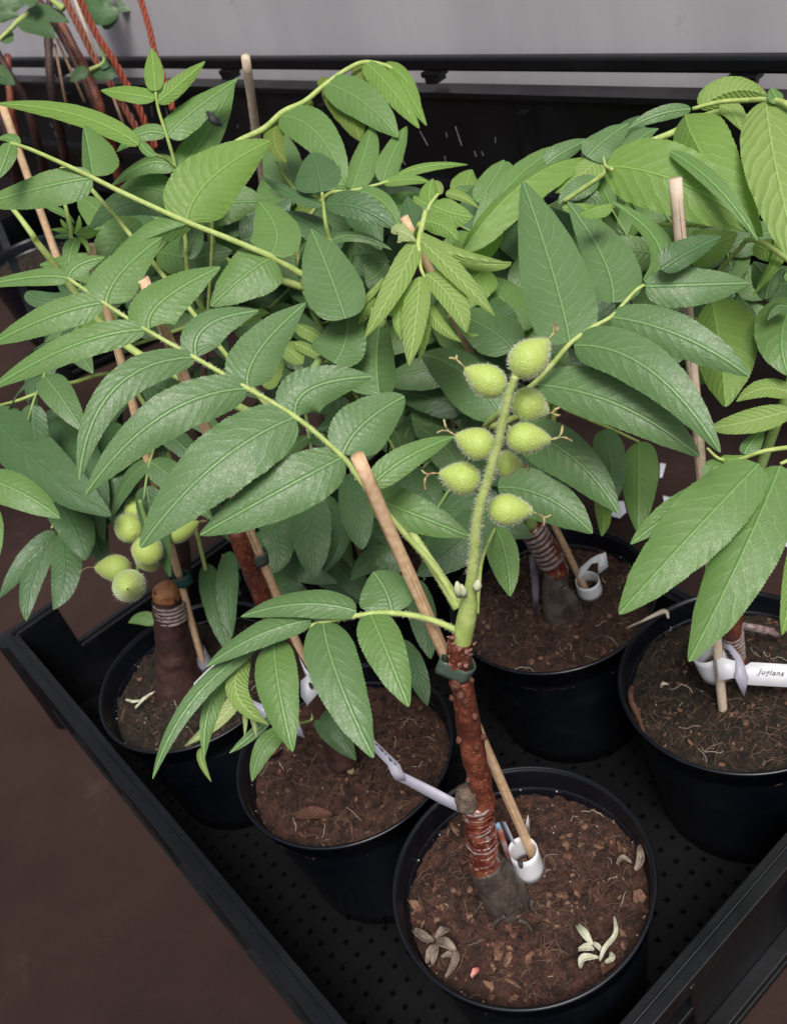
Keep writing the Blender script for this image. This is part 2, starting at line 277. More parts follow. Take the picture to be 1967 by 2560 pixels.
# ------------------------------------------------------------ crates
CN, CA, CB = Vector((-.084, .219, 0)), Vector((.857, .515, 0)), Vector((-.5145, .8575, 0))
def crate(N, Wd, L, label, a=CA, b=CB, H=.15, hi=True):
    root = empty('plastic_crate', N + a*Wd/2 + b*L/2, label, 'crate', None)
    Zv = Vector((0, 0, 1))
    def pt(x, y, z): return N + a*x + b*y + Zv*z
    def bx(m, x0, x1, y0, y1, z0, z1, mi=0): m.box(pt((x0+x1)/2, (y0+y1)/2, (z0+z1)/2), (x1-x0, y1-y0, z1-z0), m=mi, ax=(a, b, Zv))
    # base lattice
    m = MB(); p = .0165; nx = int(Wd/p); ny = int(L/p)
    for i in range(nx+1): bx(m, i*p-.0060, i*p+.0060, .004, L-.004, .0008, .0105)
    for j in range(ny+1): bx(m, .004, Wd-.004, j*p-.0060, j*p+.0060, .0012, .011)
    m.build('base_grid', M_BASE, root, False)
    def side(o, dx, dy, ln, dip):
        m = MB(); D = a*dx+b*dy; n = Vector((D.y, -D.x, 0)); oo = pt(o[0], o[1], 0)   # n outward
        def b2(t0, t1, n0, n1, z0, z1): m.box(oo + D*((t0+t1)/2) + n*((n0+n1)/2) + Zv*((z0+z1)/2), (t1-t0, n1-n0, z1-z0), ax=(D, n, Zv))
        hz = [(0, ln, H)] if not dip else [(0, dip[0], H), (dip[0], dip[1], dip[2]), (dip[1], ln, H)]
        for (t0, t1, h) in hz:
            b2(t0, t1, -.004, 0, .012, h-.008)
            b2(t0, t1, -.005, .0115, h-.008, h)                 # flat rim
            b2(t0, t1, .0085, .0113, h-.017, h-.0075)               # lip
        [b2(t0, t1, .0015, .0032, h, h+.0022) for (t0, t1, h) in hz]
        b2(0, ln, 0, .013, .028, .036); b2(0, ln, 0, .012, .012, .020)
        k = .06
        while k < ln-.03:
            b2(k-.0025, k+.0025, 0, .012, .036, min(h for (t0, t1, h) in hz if t0 <= k <= t1)-.008); k += .125
        b2(ln*.31, ln*.31+.006, 0, .011, .045, H-.045) if not dip else None
        b2(ln*.31+.020, ln*.31+.026, 0, .011, .045, H-.045) if not dip else None
        b2(ln*.31, ln*.31+.026, 0, .011, H-.045, H-.039) if not dip else None
        m.build('side_panel', M_CRATE, root, False, bevel=.0012)
    side((0, L), 0, -1, L, None)                        # left long side
    side((0, 0), 1, 0, Wd, None)                        # near short side
    side((Wd, 0), 0, 1, L, (.10, L-.06, .055) if hi else None)
    side((Wd, L), -1, 0, Wd, (.05, Wd-.055, .085) if hi else None)
    for (x, y) in ((0, 0), (Wd, 0), (0, L), (Wd, L)):
        m = MB(); sx = 1 if x == 0 else -1; sy = 1 if y == 0 else -1
        m.tube([pt(x-sx*.004, y-sy*.004, .001), pt(x-sx*.004, y-sy*.004, H-.0035)], [.015, .0155], 20); m.build('corner_post', M_CRATE, root, bevel=.001)
    return root
_r = math.radians(2.0); CB2 = CB*math.cos(_r)+CA*math.sin(_r); CA2 = CA*math.cos(_r)-CB*math.sin(_r)
crate(CN + CA*.012 + CB*.0077, .525, .755, 'black plastic nursery crate holding the front pots', CA2, CB2)
crate(Vector((-.50, 1.78, 0)), .46, .6, 'black crate far behind at the left edge under the dark stems', Vector((.972, .235, 0)), Vector((-.235, .972, 0)), hi=False)
# ------------------------------------------------------------ pots and soil
def soil(parent, c, r, z, seed, mat, nchip=420, nfib=260, big=10, moss=False):
    rr = random.Random(seed); m = MB(); n = 84; M_ = 190; vs = [(c[0], c[1], z)]; fs = []
    def hz(x, y):
        v = Vector((x*26+seed, y*26, 0)); e = noise.fractal(v, 1, 2, 5)*.0045 + noise.noise(Vector((x*9, y*9, seed)))*.006 + abs(noise.noise(v*5.))*.0055 + abs(noise.noise(v*13.))*.0036 - .004*max(0, noise.noise(v*3.3+Vector((9, 2, 4)))-.2)
        return z + e - .004*(math.hypot(x-c[0], y-c[1])/r)**4
    for i in range(1, n+1):
        for k in range(M_):
            a = 2*math.pi*k/M_; x = c[0]+math.cos(a)*r*i/n; y = c[1]+math.sin(a)*r*i/n; vs.append((x, y, hz(x, y)))
    fs += [(0, 1+k, 1+(k+1) % M_) for k in range(M_)]
    for i in range(n-1):
        a = 1+i*M_
        for k in range(M_): fs.append((a+k, a+M_+k, a+M_+(k+1) % M_, a+(k+1) % M_))
    m.add(vs, fs, 0)
    def spot(): q = math.sqrt(rr.random())*r*.985; a = rr.random()*6.283; return c[0]+q*math.cos(a), c[1]+q*math.sin(a)
    for k in range(nchip+big):
        x, y = spot(); sz = rr.uniform(.0006, .0026)*(rr.random()+.5) if k < nchip else rr.uniform(.0022, .0065)
        h = hz(x, y); vv = []; e = [rr.uniform(.6, 1.7), rr.uniform(.4, 1.1), rr.uniform(.15, .45)]; nn = rr.choice((4, 5, 5, 6)); rz = rr.random()*3; tx = rr.uniform(-.6, .6); ty = rr.uniform(-.6, .6); czr, szr = math.cos(rz), math.sin(rz)
        for j in range(-1, 2):
            for q in range(nn):
                th = q/nn*6.283+j; rad = (1 if j == 0 else .62)*rr.uniform(.7, 1.25); ax_, ay_ = math.cos(th)*rad*sz*e[0], math.sin(th)*rad*sz*e[1]; vv.append((x+ax_*czr-ay_*szr, y+ax_*szr+ay_*czr, h+sz*(.05+.7*j*e[2]*rr.uniform(.7, 1.2))+ax_*tx+ay_*ty))
        ff = [tuple(range(nn))[::-1], tuple(range(2*nn, 3*nn))]
        for j in range(2): ff += [(j*nn+q, j*nn+(q+1) % nn, (j+1)*nn+(q+1) % nn, (j+1)*nn+q) for q in range(nn)]
        m.add(vv, ff, (2 if rr.random() < .14 else (0 if rr.random() < .6 else 3)) if k < nchip else (1 if rr.random() < .5 else 2))
    for k in range(22):
        x, y = spot(); s = rr.uniform(.0003, .0009); m.box((x, y, hz(x, y)+s*.5), (s, s*1.2, s), rr.random()*3, 4)
    for k in range(nfib):
        x, y = spot(); a = rr.random()*6.283; L = rr.uniform(.004, .022); pts = []; cur = rr.uniform(-1.6, 1.6)
        for j in range(7):
            t = j/6; pts.append((x, y, hz(x, y)+.0007+math.sin(t*3.1)*L*.16*rr.random())); a += cur/6+rr.uniform(-.35, .35); x += math.cos(a)*L/6; y += math.sin(a)*L/6
        if math.hypot(x-c[0], y-c[1]) > r*.98: continue
        m.tube(pts, [rr.uniform(.0001, .00028)]*7, 4, 5 if rr.random() < .95 else 6, cap=False)
    for k in range(90):   # crumbs stuck at the rim
        a = rr.random()*6.283; s = rr.uniform(.0003, .0011); q = r*rr.uniform(.96, .995); m.box((c[0]+q*math.cos(a), c[1]+q*math.sin(a), z+rr.uniform(-.001, .006)), (s, s, s), a, 4 if rr.random() < .25 else 3)
    return m.build('soil', [mat, M_CHIP, M_CHIP2, M_CHIPD, M_GRIT, M_FIB, M_FIBW], parent)
def pot(c, label, seed, mat=M_SOIL, R0=.095, H=.168, zs=.146, z0=0.0115, **kw):
    root = empty('plant_pot', (c[0], c[1], z0), label, 'pot', 'black plastic plant pots'); c = (c[0], c[1])
    prof = [(R0*.76, z0+.004), (R0*.76, z0), (R0*.78, z0), (R0*.80, z0+.02), (R0*.925, H-.022), (R0*.935, H-.020), (R0*.965, H-.0185), (R0*.975, H-.004), (R0*.992, H-.003), (R0*1.0, H-.0012), (R0*.997, H), (R0*.975, H), (R0*.965, H-.003), (R0*.945, H-.02), (R0*.90, H-.05), (R0*.76, z0+.006)]
    m = MB(); n = 128; N = len(prof)
    vs = [(c[0]+r*math.cos(6.28318*k/n), c[1]+r*math.sin(6.28318*k/n), z + (.0006*math.sin(3*6.283*k/n+seed) if z > .1 else 0)) for (r, z) in prof for k in range(n)]
    fs = [(i*n+k, i*n+(k+1) % n, (i+1)*n+(k+1) % n, (i+1)*n+k) for i in range(N-1) for k in range(n)]
    fs.append(tuple(k for k in range(n))); m.add(vs, fs); o = m.build('shell', M_POT, root)
    m = MB()   # rim bead
    m.tube([(c[0]+R0*.991*math.cos(6.28318*k/n), c[1]+R0*.991*math.sin(6.28318*k/n), H-.0004) for k in range(n+1)], .0016, 8, cap=False); m.build('rim', M_POT, root)
    soil(root, c, R0*.935, zs, seed, mat, **kw)
    return root
PC = dict(A=(.0048, .409), B=(-.103, .574), C=(.114, .671), D=(.2225, .518), E=(-.232, .724))
F_ = CN + CA*.395 + CB*.50; PC['F'] = (F_.x, F_.y)
pot(PC['A'], 'front black pot with the sapling bearing the upright walnut spike', 1, M_SOILR, nchip=1700, nfib=420, big=60)
pot(PC['B'], 'black pot left of the front pot with a bark chip on its soil', 2, M_SOILR, nchip=1300, nfib=500, big=6)
pot(PC['C'], 'black pot behind the front pot with the grey film-wrapped rootstock', 3, M_SOIL, nchip=1100, nfib=500)
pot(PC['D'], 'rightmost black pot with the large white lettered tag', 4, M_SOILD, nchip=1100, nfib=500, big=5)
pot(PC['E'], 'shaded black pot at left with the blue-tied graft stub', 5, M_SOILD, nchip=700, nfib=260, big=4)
pot(PC['F'], 'half-hidden black pot behind the leaves in the middle', 6, M_SOIL, nchip=400, nfib=200)
# ------------------------------------------------------------ leaves
LCOUNT = 0
def leaflet(parent, b, mi, t, n, wl, wr, mat, blunt=False, fold=.35, seed=0, flip=False, nv=11):
    """b, mi, t: base, point at half length and tip of the midrib; n: rough normal; wl, wr: half widths left/right of travel, in metres"""
    global LCOUNT; LCOUNT += 1
    rr = random.Random(LCOUNT*13+5); c = mi*2-(b+t)/2; L = (b-mi).length+(mi-t).length
    NS, NT = 54, 5; vs = []; u1 = []; u2 = []; Wm = max(wl, wr)
    pa = rr.uniform(.68, .78); nv = rr.choice((9, 10, 11, 12, 13)); wl *= 1.10; wr *= 1.10; ph = rr.random()*9; wav = rr.uniform(.5, 1.3); cup = rr.uniform(-.15, .25)
    nser = max(16, int(L/.0024)); ln = 0; prev = b
    for i in range(NS*2+1):
        s = i/(NS*2); p = b*(1-s)**2+c*2*s*(1-s)+t*s*s; tg = ((c-b)*(1-s)+(t-c)*s)
        tg = tg.normalized() if tg.length > 1e-9 else (t-b).normalized()
        side = n.cross(tg).normalized(); nn = tg.cross(side).normalized(); ln += (p-prev).length; prev = p
        if blunt: prof = max(0., math.sin(math.pi*min(1, s**.80)))**.55 if 0 < s < 1 else 0
        else: prof = (max(0., math.sin(math.pi*s**pa))**.56*(1-.14*s))*(1-max(0, s-.82)*1.5) if 0 < s < 1 else 0
        if i == 0: prof = .03
        ser = 1 + .05*((s*nser) % 1.)-.025 + .03*noise.noise(Vector((s*9, ph, 0)))
        for j in range(-NT, NT+1):
            tt = j/NT; w_ = (wl if j > 0 else wr); x = w_*prof*(ser if abs(j) == NT else 1)*tt
            W2 = Wm*.9; dn = math.sqrt(max(0, W2*W2-w_*w_))*prof*abs(tt) if w_ < W2*.8 else 0
            h = -dn*.8 - fold*.45*abs(x)*abs(tt)**.7*(.6+.4*s) + cup*x*abs(tt)
            q = s*nv-1.5*abs(tt)+(.42 if tt > 0 else 0)
            h += .014*Wm*math.sin(6.283*q)*abs(tt)*(1-abs(tt)*.3)*prof
            h += wav*.05*Wm*math.sin(s*13+ph+(1.7 if j > 0 else 0))*tt*tt*prof
            if flip: h = -h
            vs.append(p+side*x+nn*h); u1.append((s*nv, tt)); u2.append((x, ln))
    M = 2*NT+1; fs = []
    for i in range(NS*2):
        for k in range(M-1):
            f = (i*M+k, (i+1)*M+k, (i+1)*M+k+1, i*M+k+1); fs.append(f if flip else f[::-1])
    me = bpy.data.meshes.new('leaflet'); me.from_pydata([tuple(v) for v in vs], [], fs); me.polygons.foreach_set('use_smooth', [True]*len(fs))
    a = me.uv_layers.new(name='leaf'); e = me.uv_layers.new(name='metre')
    li = np.zeros(len(me.loops), dtype=np.int32); me.loops.foreach_get('vertex_index', li)
    a.data.foreach_set('uv', np.array(u1, dtype=np.float32)[li].ravel()); e.data.foreach_set('uv', np.array(u2, dtype=np.float32)[li].ravel())
    me.update(); o = link('leaflet', me, mat); o.parent = parent; 
    r = parent.parent if parent.parent else parent
    o.matrix_parent_inverse = Matrix.Translation(-Vector(r.location)) if parent.parent is None else Matrix.Identity(4)
    return o
def hairs(m, pts, rad, dens, ln, mi=1):
    rr = random.Random(len(m.v)+3)
    for i in range(len(pts)-1):
        a, b = pts[i], pts[i+1]; t = (b-a); L = t.length
        if L < 1e-6: continue
        t = t/L; x = t.orthogonal().normalized(); y = t.cross(x)
        for k in range(int(L*dens)):
            th = rr.random()*6.283; d = x*math.cos(th)+y*math.sin(th); p = a+t*(rr.random()*L)+d*rad[i]*.9; e = (d+t*rr.uniform(-.5, .5)).normalized()*ln*rr.uniform(.5, 1.2); s = t.cross(e).normalized()*.00009; s2 = t*.00009
            m.add([p-s, p+s, p+e], [(0, 1, 2)], mi); m.add([p-s2, p+s2, p+e], [(0, 1, 2)], mi)
def plant(name, u, v, z, label, cat='sapling', loc=None):
    p = PZ(u, v, z) if loc is None else Vector(loc)
    return empty(name, p, label, cat, 'potted walnut saplings')
UPW = (0*RT + UP*_c*_cp + RT*_s*_cp)   # world up in image plane (approx)
def comp(pl, k, rach, rows, col='m', r=5, rw=None, stalk=M_STALK, k0=.42, hair=False, node=None, arch=.06, droop=.05, normk=.35):
    """one compound leaf traced in crop k: rachis [(x,y,depth)...] from the free end to the stem side; rows of leaflets"""
    pp = [(*K(k, x, y), d) for (x, y, d) in rach]
    P3 = [P(*q) for q in pp]
    ext = list(P3)
    if node is not None:
        e0 = P3[-1]; nn = Vector(node); L_ = (nn-e0).length; midp = e0 + (e0-P3[-2]).normalized()*L_*.38; midp = midp*.75+(e0+nn)/2*.25; ext += [midp, nn]
    pts = spline(ext, 8); rad0 = [r*DP(q)/F for q in ext]
    rad = lerps([x*(.55+.55*i/(len(ext)-1)) for i, x in enumerate(rad0)], len(pts))
    m = MB(); m.tube(pts, rad, 8)
    if hair: hairs(m, pts, rad, 5200, .0014)
    lf = m.build('leaf', [stalk, M_HAIR], pl)
    for row in rows:
        tk = row.split(); x = [float(q) for q in tk[:8]]; cc = col; fl = {}
        for q in tk[8:]:
            if '=' in q: a_, b_ = q.split('='); fl[a_] = float(b_)
            elif q in LM: cc = q
            else: fl[q] = 1
        u0, v0 = K(k, x[0], x[1]); um, vm = K(k, x[2], x[3]); u1, v1 = K(k, x[4], x[5]); sc = KS[k][2]
        if 'D' in fl: d0 = fl['D']
        else:
            best = 1e9; d0 = pp[0][2]
            for i in range(len(pp)-1):
                a_, b_ = Vector(pp[i][:2]), Vector(pp[i+1][:2]); ab = b_-a_; t_ = max(0, min(1, (Vector((u0, v0))-a_).dot(ab)/max(1e-6, ab.length_squared))); dd = (a_+ab*t_-Vector((u0, v0))).length
                if dd < best: best = dd; d0 = pp[i][2]*(1-t_)+pp[i+1][2]*t_
        d0 -= fl.get('o', 0)
        Lpx = math.hypot(u1-u0, v1-v0); up = ((u1-u0)*RT.z - (v1-v0)*UP.z)/_cp; kk = fl.get('k', k0)
        dd = kk*up/F*d0*1.29; Lm = Lpx*d0/F; dd = max(-.55*Lm, min(.55*Lm, dd))
        d1 = d0+dd+fl.get('t', droop)*Lm; dm = (d0+d1)/2 - fl.get('a', arch)*Lm
        b, mi, t = P(u0, v0, d0), P(um, vm, dm), P(u1, v1, d1)
        tg = (t-b).normalized(); vw = -ray(um, vm).normalized(); nk = fl.get('n', normk); n = (vw*(1-nk)+Vector((0, 0, 1))*nk); n = (n-tg*n.dot(tg)).normalized()
        sd = n.cross(tg).normalized(); pj = math.sqrt(max(.16, 1-sd.dot(vw)**2)); s_ = dm/F/pj*sc
        leaflet(lf, b, mi, t, n, x[6]*s_, x[7]*s_, LM[cc], 'B' in fl, fl.get('f', .35), flip='F' in fl)
    return lf
def node_px(u, v, y): return PY(u, v, y)
# ------------------------------------------------------------ saplings: trunks
def ptub(pl, name, pxs, y, mats, n=14, bump=.10, sub=8, seed=0, mi=0, hair=0, rad=None):
    ps = [PY(u, v, y) if not isinstance(y, (list, tuple)) else PY(u, v, y[i]) for i, (u, v, r) in enumerate(pxs)]
    rs = [r*DP(p)/F for (u, v, r), p in zip(pxs, ps)]
    pts = spline(ps, sub); m = MB(); rr = lerps(rs, len(pts)); m.tube(pts, rr, n, mi, bump=bump, seed=seed)
    if hair: hairs(m, pts, rr, hair, .0018)
    return m, pts, rr, m.build(name, mats, pl) if name else None
yA = .408
A = plant('walnut_sapling', 1275, 2262, .146, 'sapling in the front pot carrying the tall spike of pale green walnuts')
ptub(A, 'rootstock', [(1284, 2292, 66), (1272, 2262, 60), (1250, 2225, 55), (1232, 2190, 50), (1213, 2155, 42)], yA, M_ROOT, 20, .16, 6)
mb = MB()
for (a_, b_) in (((1262, 2290), (1225, 2320)), ((1235, 2225), (1175, 2300)), ((1295, 2300), (1330, 2330)), ((1210, 2230), (1245, 2300)), ((1330, 2250), (1345, 2290))):
    p0 = PZ(*a_, .160); p1 = PZ(*b_, .147); mb.tube(spline([p0, (p0+p1)/2+Vector((R.uniform(-.003, .003), 0, .003)), p1], 5), lerps([.0022, .0008], 11), 7, bump=.2)
mb.build('surface_root', M_ROOT, A)
ptub(A, 'graft_union', [(1214, 2168, 41), (1207, 2140, 39), (1201, 2100, 36), (1195, 2060, 36), (1191, 2025, 36), (1189, 2008, 34)], yA, M_WAX, 20, .14, 6)
m, _, _, _ = ptub(A, None, [(1168, 2010, 30), (1166, 1995, 28), (1164, 1978, 24)], yA-.001, M_ROOT, 14, .25, 5); m.build('pruned_stub', stem_mat('stub_end', (.10,.07,.05), (.22,.16,.12), .8, 200, .9, .002), A)
# film wraps
mb = MB()
for k in range(9):
    v = 2010+k*13+R.uniform(-4, 4); c_ = PY(1192+(v-2010)*.13, v, yA); rr = 37*DP(c_)/F*1.02; tl = Vector((R.uniform(-.25, .25), R.uniform(-.2, .2), 1)).normalized(); xx = tl.orthogonal().normalized(); yy = tl.cross(xx)
    mb.tube([c_+(xx*math.cos(q/24*6.283)+yy*math.sin(q/24*6.283))*rr*(1+.03*math.sin(q*2.1+k)) for q in range(25)], (.0006 if k % 3 else .0010), 6, k not in (0, 4, 7), cap=False)
mb.build('graft_film_wrap', [M_FILM, M_WAX], A)
ptub(A, 'trunk', [(1211, 2020, 31), (1203, 1980, 30), (1195, 1930, 30), (1188, 1905, 31), (1178, 1860, 31), (1172, 1815, 32), (1163, 1770, 30), (1158, 1730, 27), (1150, 1700, 30), (1146, 1690, 25), (1148, 1650, 31), (1150, 1615, 31), (1152, 1602, 29)], yA, M_BARK, 18, .16, 6)
for (u, v, r) in ((1137, 1712, 15), (1150, 1735, 12), (1128, 1745, 8), (1185, 1790, 9), (1208, 1843, 9), (1147, 1850, 9), (1190, 1868, 8), (1163, 1752, 10), (1178, 1700, 8), (1170, 1950, 7)):
    p = PY(u, v, yA-.009); q = r*DP(p)/F; mb = MB(); mb.tube([p+Vector((0, q*.4, -q*1.5)), p+Vector((0, 0, -q*.4)), p+Vector((q*.1, -q*.1, q*.4)), p+Vector((0, q*.3, q*1.1))], [q*.3, q*.9, q*.8, q*.3], 12, bump=.45, seed=u)
    mb.build('bud_scar', M_SCAR, A)
mb = MB()
for k in range(26):
    th = k/26*6.283; c_ = PY(1152+R.uniform(-6, 6), 1612+R.uniform(-24, 34), yA); q = 29*DP(c_)/F; s_ = R.uniform(.0009, .0021)
    p = c_+Vector((math.cos(th)*q, math.sin(th)*q, 0)); mb.tube([p, p+Vector((R.uniform(-1, 1), R.uniform(-1, 1), .8)).normalized()*s_*1.4, p+Vector((math.cos(th), math.sin(th), 1.2)).normalized()*s_*2], [s_*.8, s_*.9, s_*.2], 6, bump=.4, seed=k)
mb.build('cracked_bark_collar', M_PINK, A)
m, sp_, sr_, _ = ptub(A, None, [(1154, 1610, 24), (1158, 1585, 24), (1166, 1545, 25), (1171, 1510, 22), (1175, 1480, 17), (1180, 1440, 14), (1186, 1380, 13), (1190, 1320, 13), (1196, 1280, 13), (1206, 1240, 12.5), (1219, 1200, 12), (1232, 1150, 12), (1244, 1110, 11), (1255, 1060, 11), (1266, 1010, 10.5), (1276, 975, 10), (1288, 940, 9)], yA, None, 12, .04, 6)
hairs(m, sp_[30:], sr_[30:], 9000, .0022); cl = m.build('fruit_cluster', [M_STALK, M_HAIR], A)
mb = MB()
for (u, v, u2, v2) in ((1148, 1490, 1142, 1455), (1160, 1490, 1152, 1462), (1190, 1475, 1196, 1450)):
    a_, b_ = PY(u, v, yA-.008), PY(u2, v2, yA-.008); mb.tube([a_, (a_+b_)/2, b_], [.0018, .0026, .0008], 8)
mb.build('bud', stem_mat('bud_pale', (.5,.52,.32), (.6,.62,.42), .7), A)
def fruit(par, c, tip, rad, d, sty=None, seed=0, back=0, hair=420, fm=M_FRUIT):
    rr = random.Random(seed+77); C_ = P(*c, d); T = P(*tip, d+back); ax = (T-C_); hl = ax.length; ax.normalize(); r = rad*d/F
    x = ax.orthogonal().normalized(); y = ax.cross(x); m = MB(); NN, MM = 30, 36; vs = []; nrm = []
    for i in range(NN+1):
        s = i/NN; # s 0 base..1 tip
        al = -r*1.02+(r*1.02+hl)*s
        q = s*1.0; xx = (q-.42)/.58; w_ = math.sqrt(max(0, 1-((q-.42)/.42)**2)) if q < .42 else max(0., math.cos(xx*math.pi/2))**.72*(1-.12*xx)
        w_ = max(w_, .05 if q > .9 else 0)
        for k in range(MM):
            th = 6.283185*k/MM; dd = x*math.cos(th)+y*math.sin(th); wob = 1+.02*noise.noise(dd*2+Vector((s*3, seed, 0))); vs.append(C_+ax*al+dd*(r*w_*wob)); nrm.append((dd+ax*(s-.45)*1.2).normalized())
    fs = [(i*MM+k, i*MM+(k+1) % MM, (i+1)*MM+(k+1) % MM, (i+1)*MM+k) for i in range(NN) for k in range(MM)]; m.add(vs, fs)
    for k in range(hair):
        i = rr.randrange(len(vs)-MM); p = vs[i]+(x*rr.uniform(-1, 1)+y*rr.uniform(-1, 1)+ax*rr.uniform(-1, 1))*r*.06; e = (nrm[i]+Vector((rr.uniform(-1, 1), rr.uniform(-1, 1), rr.uniform(-1, 1)))*.35).normalized()*r*rr.uniform(.07, .16); s_ = e.orthogonal().normalized()*.00008
        m.add([p-s_, p+s_, p+e], [(0, 1, 2)], 1)
    o = m.build('fruit', [fm, M_HAIR], None); o.parent = par
    if sty:
        mb = MB()
        for st in sty:
            q0 = T-ax*r*.15; q = [q0]+[P(*z, d+back) for z in st]; pp_ = spline(q, 5); L = len(pp_); m2 = [.00032*(1+.8*(i/L > .6)+rr.uniform(-.2, .3)) for i in range(L)]; m2[-1] = .0002
            mb.tube(pp_, m2, 6, bump=.4, seed=seed)
        mb.build('stigma', M_FRUITD, None).parent = par
def f17(x, y): return K(17, x, y)
FR = [((1068, 400), (1275, 190), 195, .484, [[(1320, 130), (1330, 60), (1345, 25)], [(1310, 150), (1360, 110), (1360, 60)]], 0),
      ((700, 620), (440, 480), 165, .492, [[(390, 420), (340, 385), (285, 375)], [(385, 415), (360, 390), (365, 345)]], 0),
      ((1065, 830), (1265, 930), 165, .510, [[(1310, 920), (1340, 890), (1385, 870)], [(1320, 930), (1350, 945), (1395, 945)]], .004),
      ((1010, 1175), (1300, 1190), 160, .512, [[(1350, 1180), (1400, 1130), (1415, 1045)], [(1370, 1170), (1440, 1170), (1515, 1205)]], 0),
      ((580, 1235), (345, 1145), 165, .520, [[(300, 1120), (255, 1060), (235, 985)], [(290, 1110), (220, 1100), (160, 1125)]], 0),
      ((880, 1430), (1010, 1440), 135, .545, [[(1050, 1450), (1060, 1430), (1085, 1500)], [(1040, 1470), (1070, 1490), (1090, 1490)]], 0),
      ((430, 1575), (185, 1520), 170, .535, [[(120, 1520), (60, 1530), (10, 1490)], [(110, 1530), (50, 1580), (50, 1700)]], 0),
      ((835, 1885), (1120, 1900), 163, .540, [[(1180, 1935), (1230, 1980), (1225, 2060)], [(1170, 1930), (1250, 1960), (1300, 1935)]], 0)]
for i, (c_, t_, r_, d_, st, bk) in enumerate(FR):
    fruit(cl, f17(*c_), f17(*t_), r_*.99*KS[17][2], d_, [[f17(*q) for q in s_] for s_ in st], i, bk, 1000)
# ---- leaf A1: the big compound leaf, A2: the low one
nA = PY(1162, 1545, yA)
pA1 = [(385, 215, .585), (580, 350, .575), (815, 500, .565), (1095, 660, .558), (1385, 830, .552), (1654, 990, .550), (1919, 1215, .552), (2020, 1350, .556), (2274, 1654, .564), (2390, 1780, .570), (2480, 1900, .574), (2560, 2040, .577)]
comp(A, 4, pA1, [
 '385 215 200 205 -130 262 50 45 m', '385 215 440 140 590 95 45 62 m', '580 350 290 425 -60 590 90 78 m', '595 355 680 180 905 -15 120 120 m',
 '815 500 410 590 -60 840 85 75 m', '835 495 915 335 1235 150 125 130 m', '1095 655 640 835 445 1345 100 82 b', '1100 655 1160 480 1450 395 85 120 b',
 '1385 830 900 990 480 1425 128 110 b', '1390 830 1450 620 1712 352 128 122 b', '1654 990 1190 1270 785 1725 185 175 b t=.10', '1654 990 1744 830 2084 765 120 118 b',
 '1919 1215 1569 1400 1120 1652 150 138 b', '1919 1200 2034 1030 2265 875 130 142 b B', '2079 1375 2274 1220 2544 1100 75 75 m'], 'b', 8, hair=True)
comp(A, 8, [(60, 960, .60), (150, 915, .592), (290, 865, .585), (450, 800, .580), (720, 750, .575), (850, 745, .573), (1000, 765, .573), (1130, 805, .575), (1265, 868, .578)], [
 '850 742 815 620 745 515 150 132 b B', '725 740 820 960 945 1270 112 120 m', '650 735 340 695 5 765 78 85 b', '465 790 545 1100 748 1557 145 142 b',
 '400 785 110 868 -190 1045 75 78 b', '190 895 215 1150 295 1521 115 122 m', '100 930 -260 1230 -488 1675 50 52 b', '-50 1085 -170 1270 -200 1560 60 40 m o=-.006', '40 1000 -20 1190 160 1370 70 55 y a=.14',
 '10 1160 -90 1320 -310 1490 36 50 p', '-210 1500 -215 1570 -160 1690 22 22 y', '20 1310 30 1350 25 1440 14 14 p', '60 1320 80 1370 90 1440 14 14 p', '170 1330 60 1430 -60 1530 30 26 b o=-.015'], 'b', 8, hair=True)
comp(A, 8, [(900, 180, .592), (985, 330, .588), (1040, 420, .584), (1150, 590, .580), (1225, 715, .578)], ['720 95 960 185 1290 318 108 100 m D=.60'], 'm', 15, hair=True)
comp(A, 8, [(1430, 265, .66), (1360, 430, .62), (1335, 600, .598), (1325, 745, .580)], ['1432 265 1490 440 1512 652 72 98 m D=.66', '1420 160 1230 350 990 535 135 130 k D=.68'], 'm', 6)
# ---- sapling B
yB = .567
B = plant('walnut_sapling', 850, 1862, .146, 'sapling in the left front pot with a slender tape-tied brown stem')
ptub(B, 'trunk', [(855, 1895, 46), (845, 1870, 36), (825, 1820, 26), (800, 1770, 24), (780, 1720, 22), (748, 1660, 22), (700, 1590, 22), (665, 1520, 21), (640, 1460, 21), (625, 1425, 20), (612, 1390, 20), (600, 1355, 22), (592, 1338, 20)], yB, M_BARKD, 16, .14)
mb = MB()
ptub(B, 'reddish_shoot', [(668, 1525, 22), (645, 1460, 22), (628, 1425, 22), (614, 1392, 22), (602, 1358, 23), (592, 1332, 22), (588, 1320, 12)], yB-.0035, M_BARK, 14, .16)
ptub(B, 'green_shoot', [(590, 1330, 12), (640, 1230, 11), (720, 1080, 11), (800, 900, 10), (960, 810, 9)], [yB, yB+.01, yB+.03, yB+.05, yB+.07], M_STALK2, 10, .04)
nB = PY(960, 810, yB+.07)
comp(B, 1, [(60, 800, .64), (180, 840, .645), (350, 915, .65), (520, 995, .655), (700, 1085, .66), (1040, 1240, .665), (1240, 1320, .67), (1410, 1390, .675), (1520, 1439, .68), (1680, 1530, .69)], [
 '520 995 250 1045 -120 1150 108 78 m', '522 988 502 850 470 700 60 140 m', '1045 1240 1180 1000 1515 787 160 162 g', '1075 1245 880 1310 640 1420 40 85 m',
 '1516 1424 1545 1280 1440 1120 145 128 m', '1530 1440 1385 1530 1180 1715 150 130 m', '60 800 30 890 -20 1010 50 50 m', '100 820 60 770 -20 780 30 30 m'], 'm', 9, node=nB)
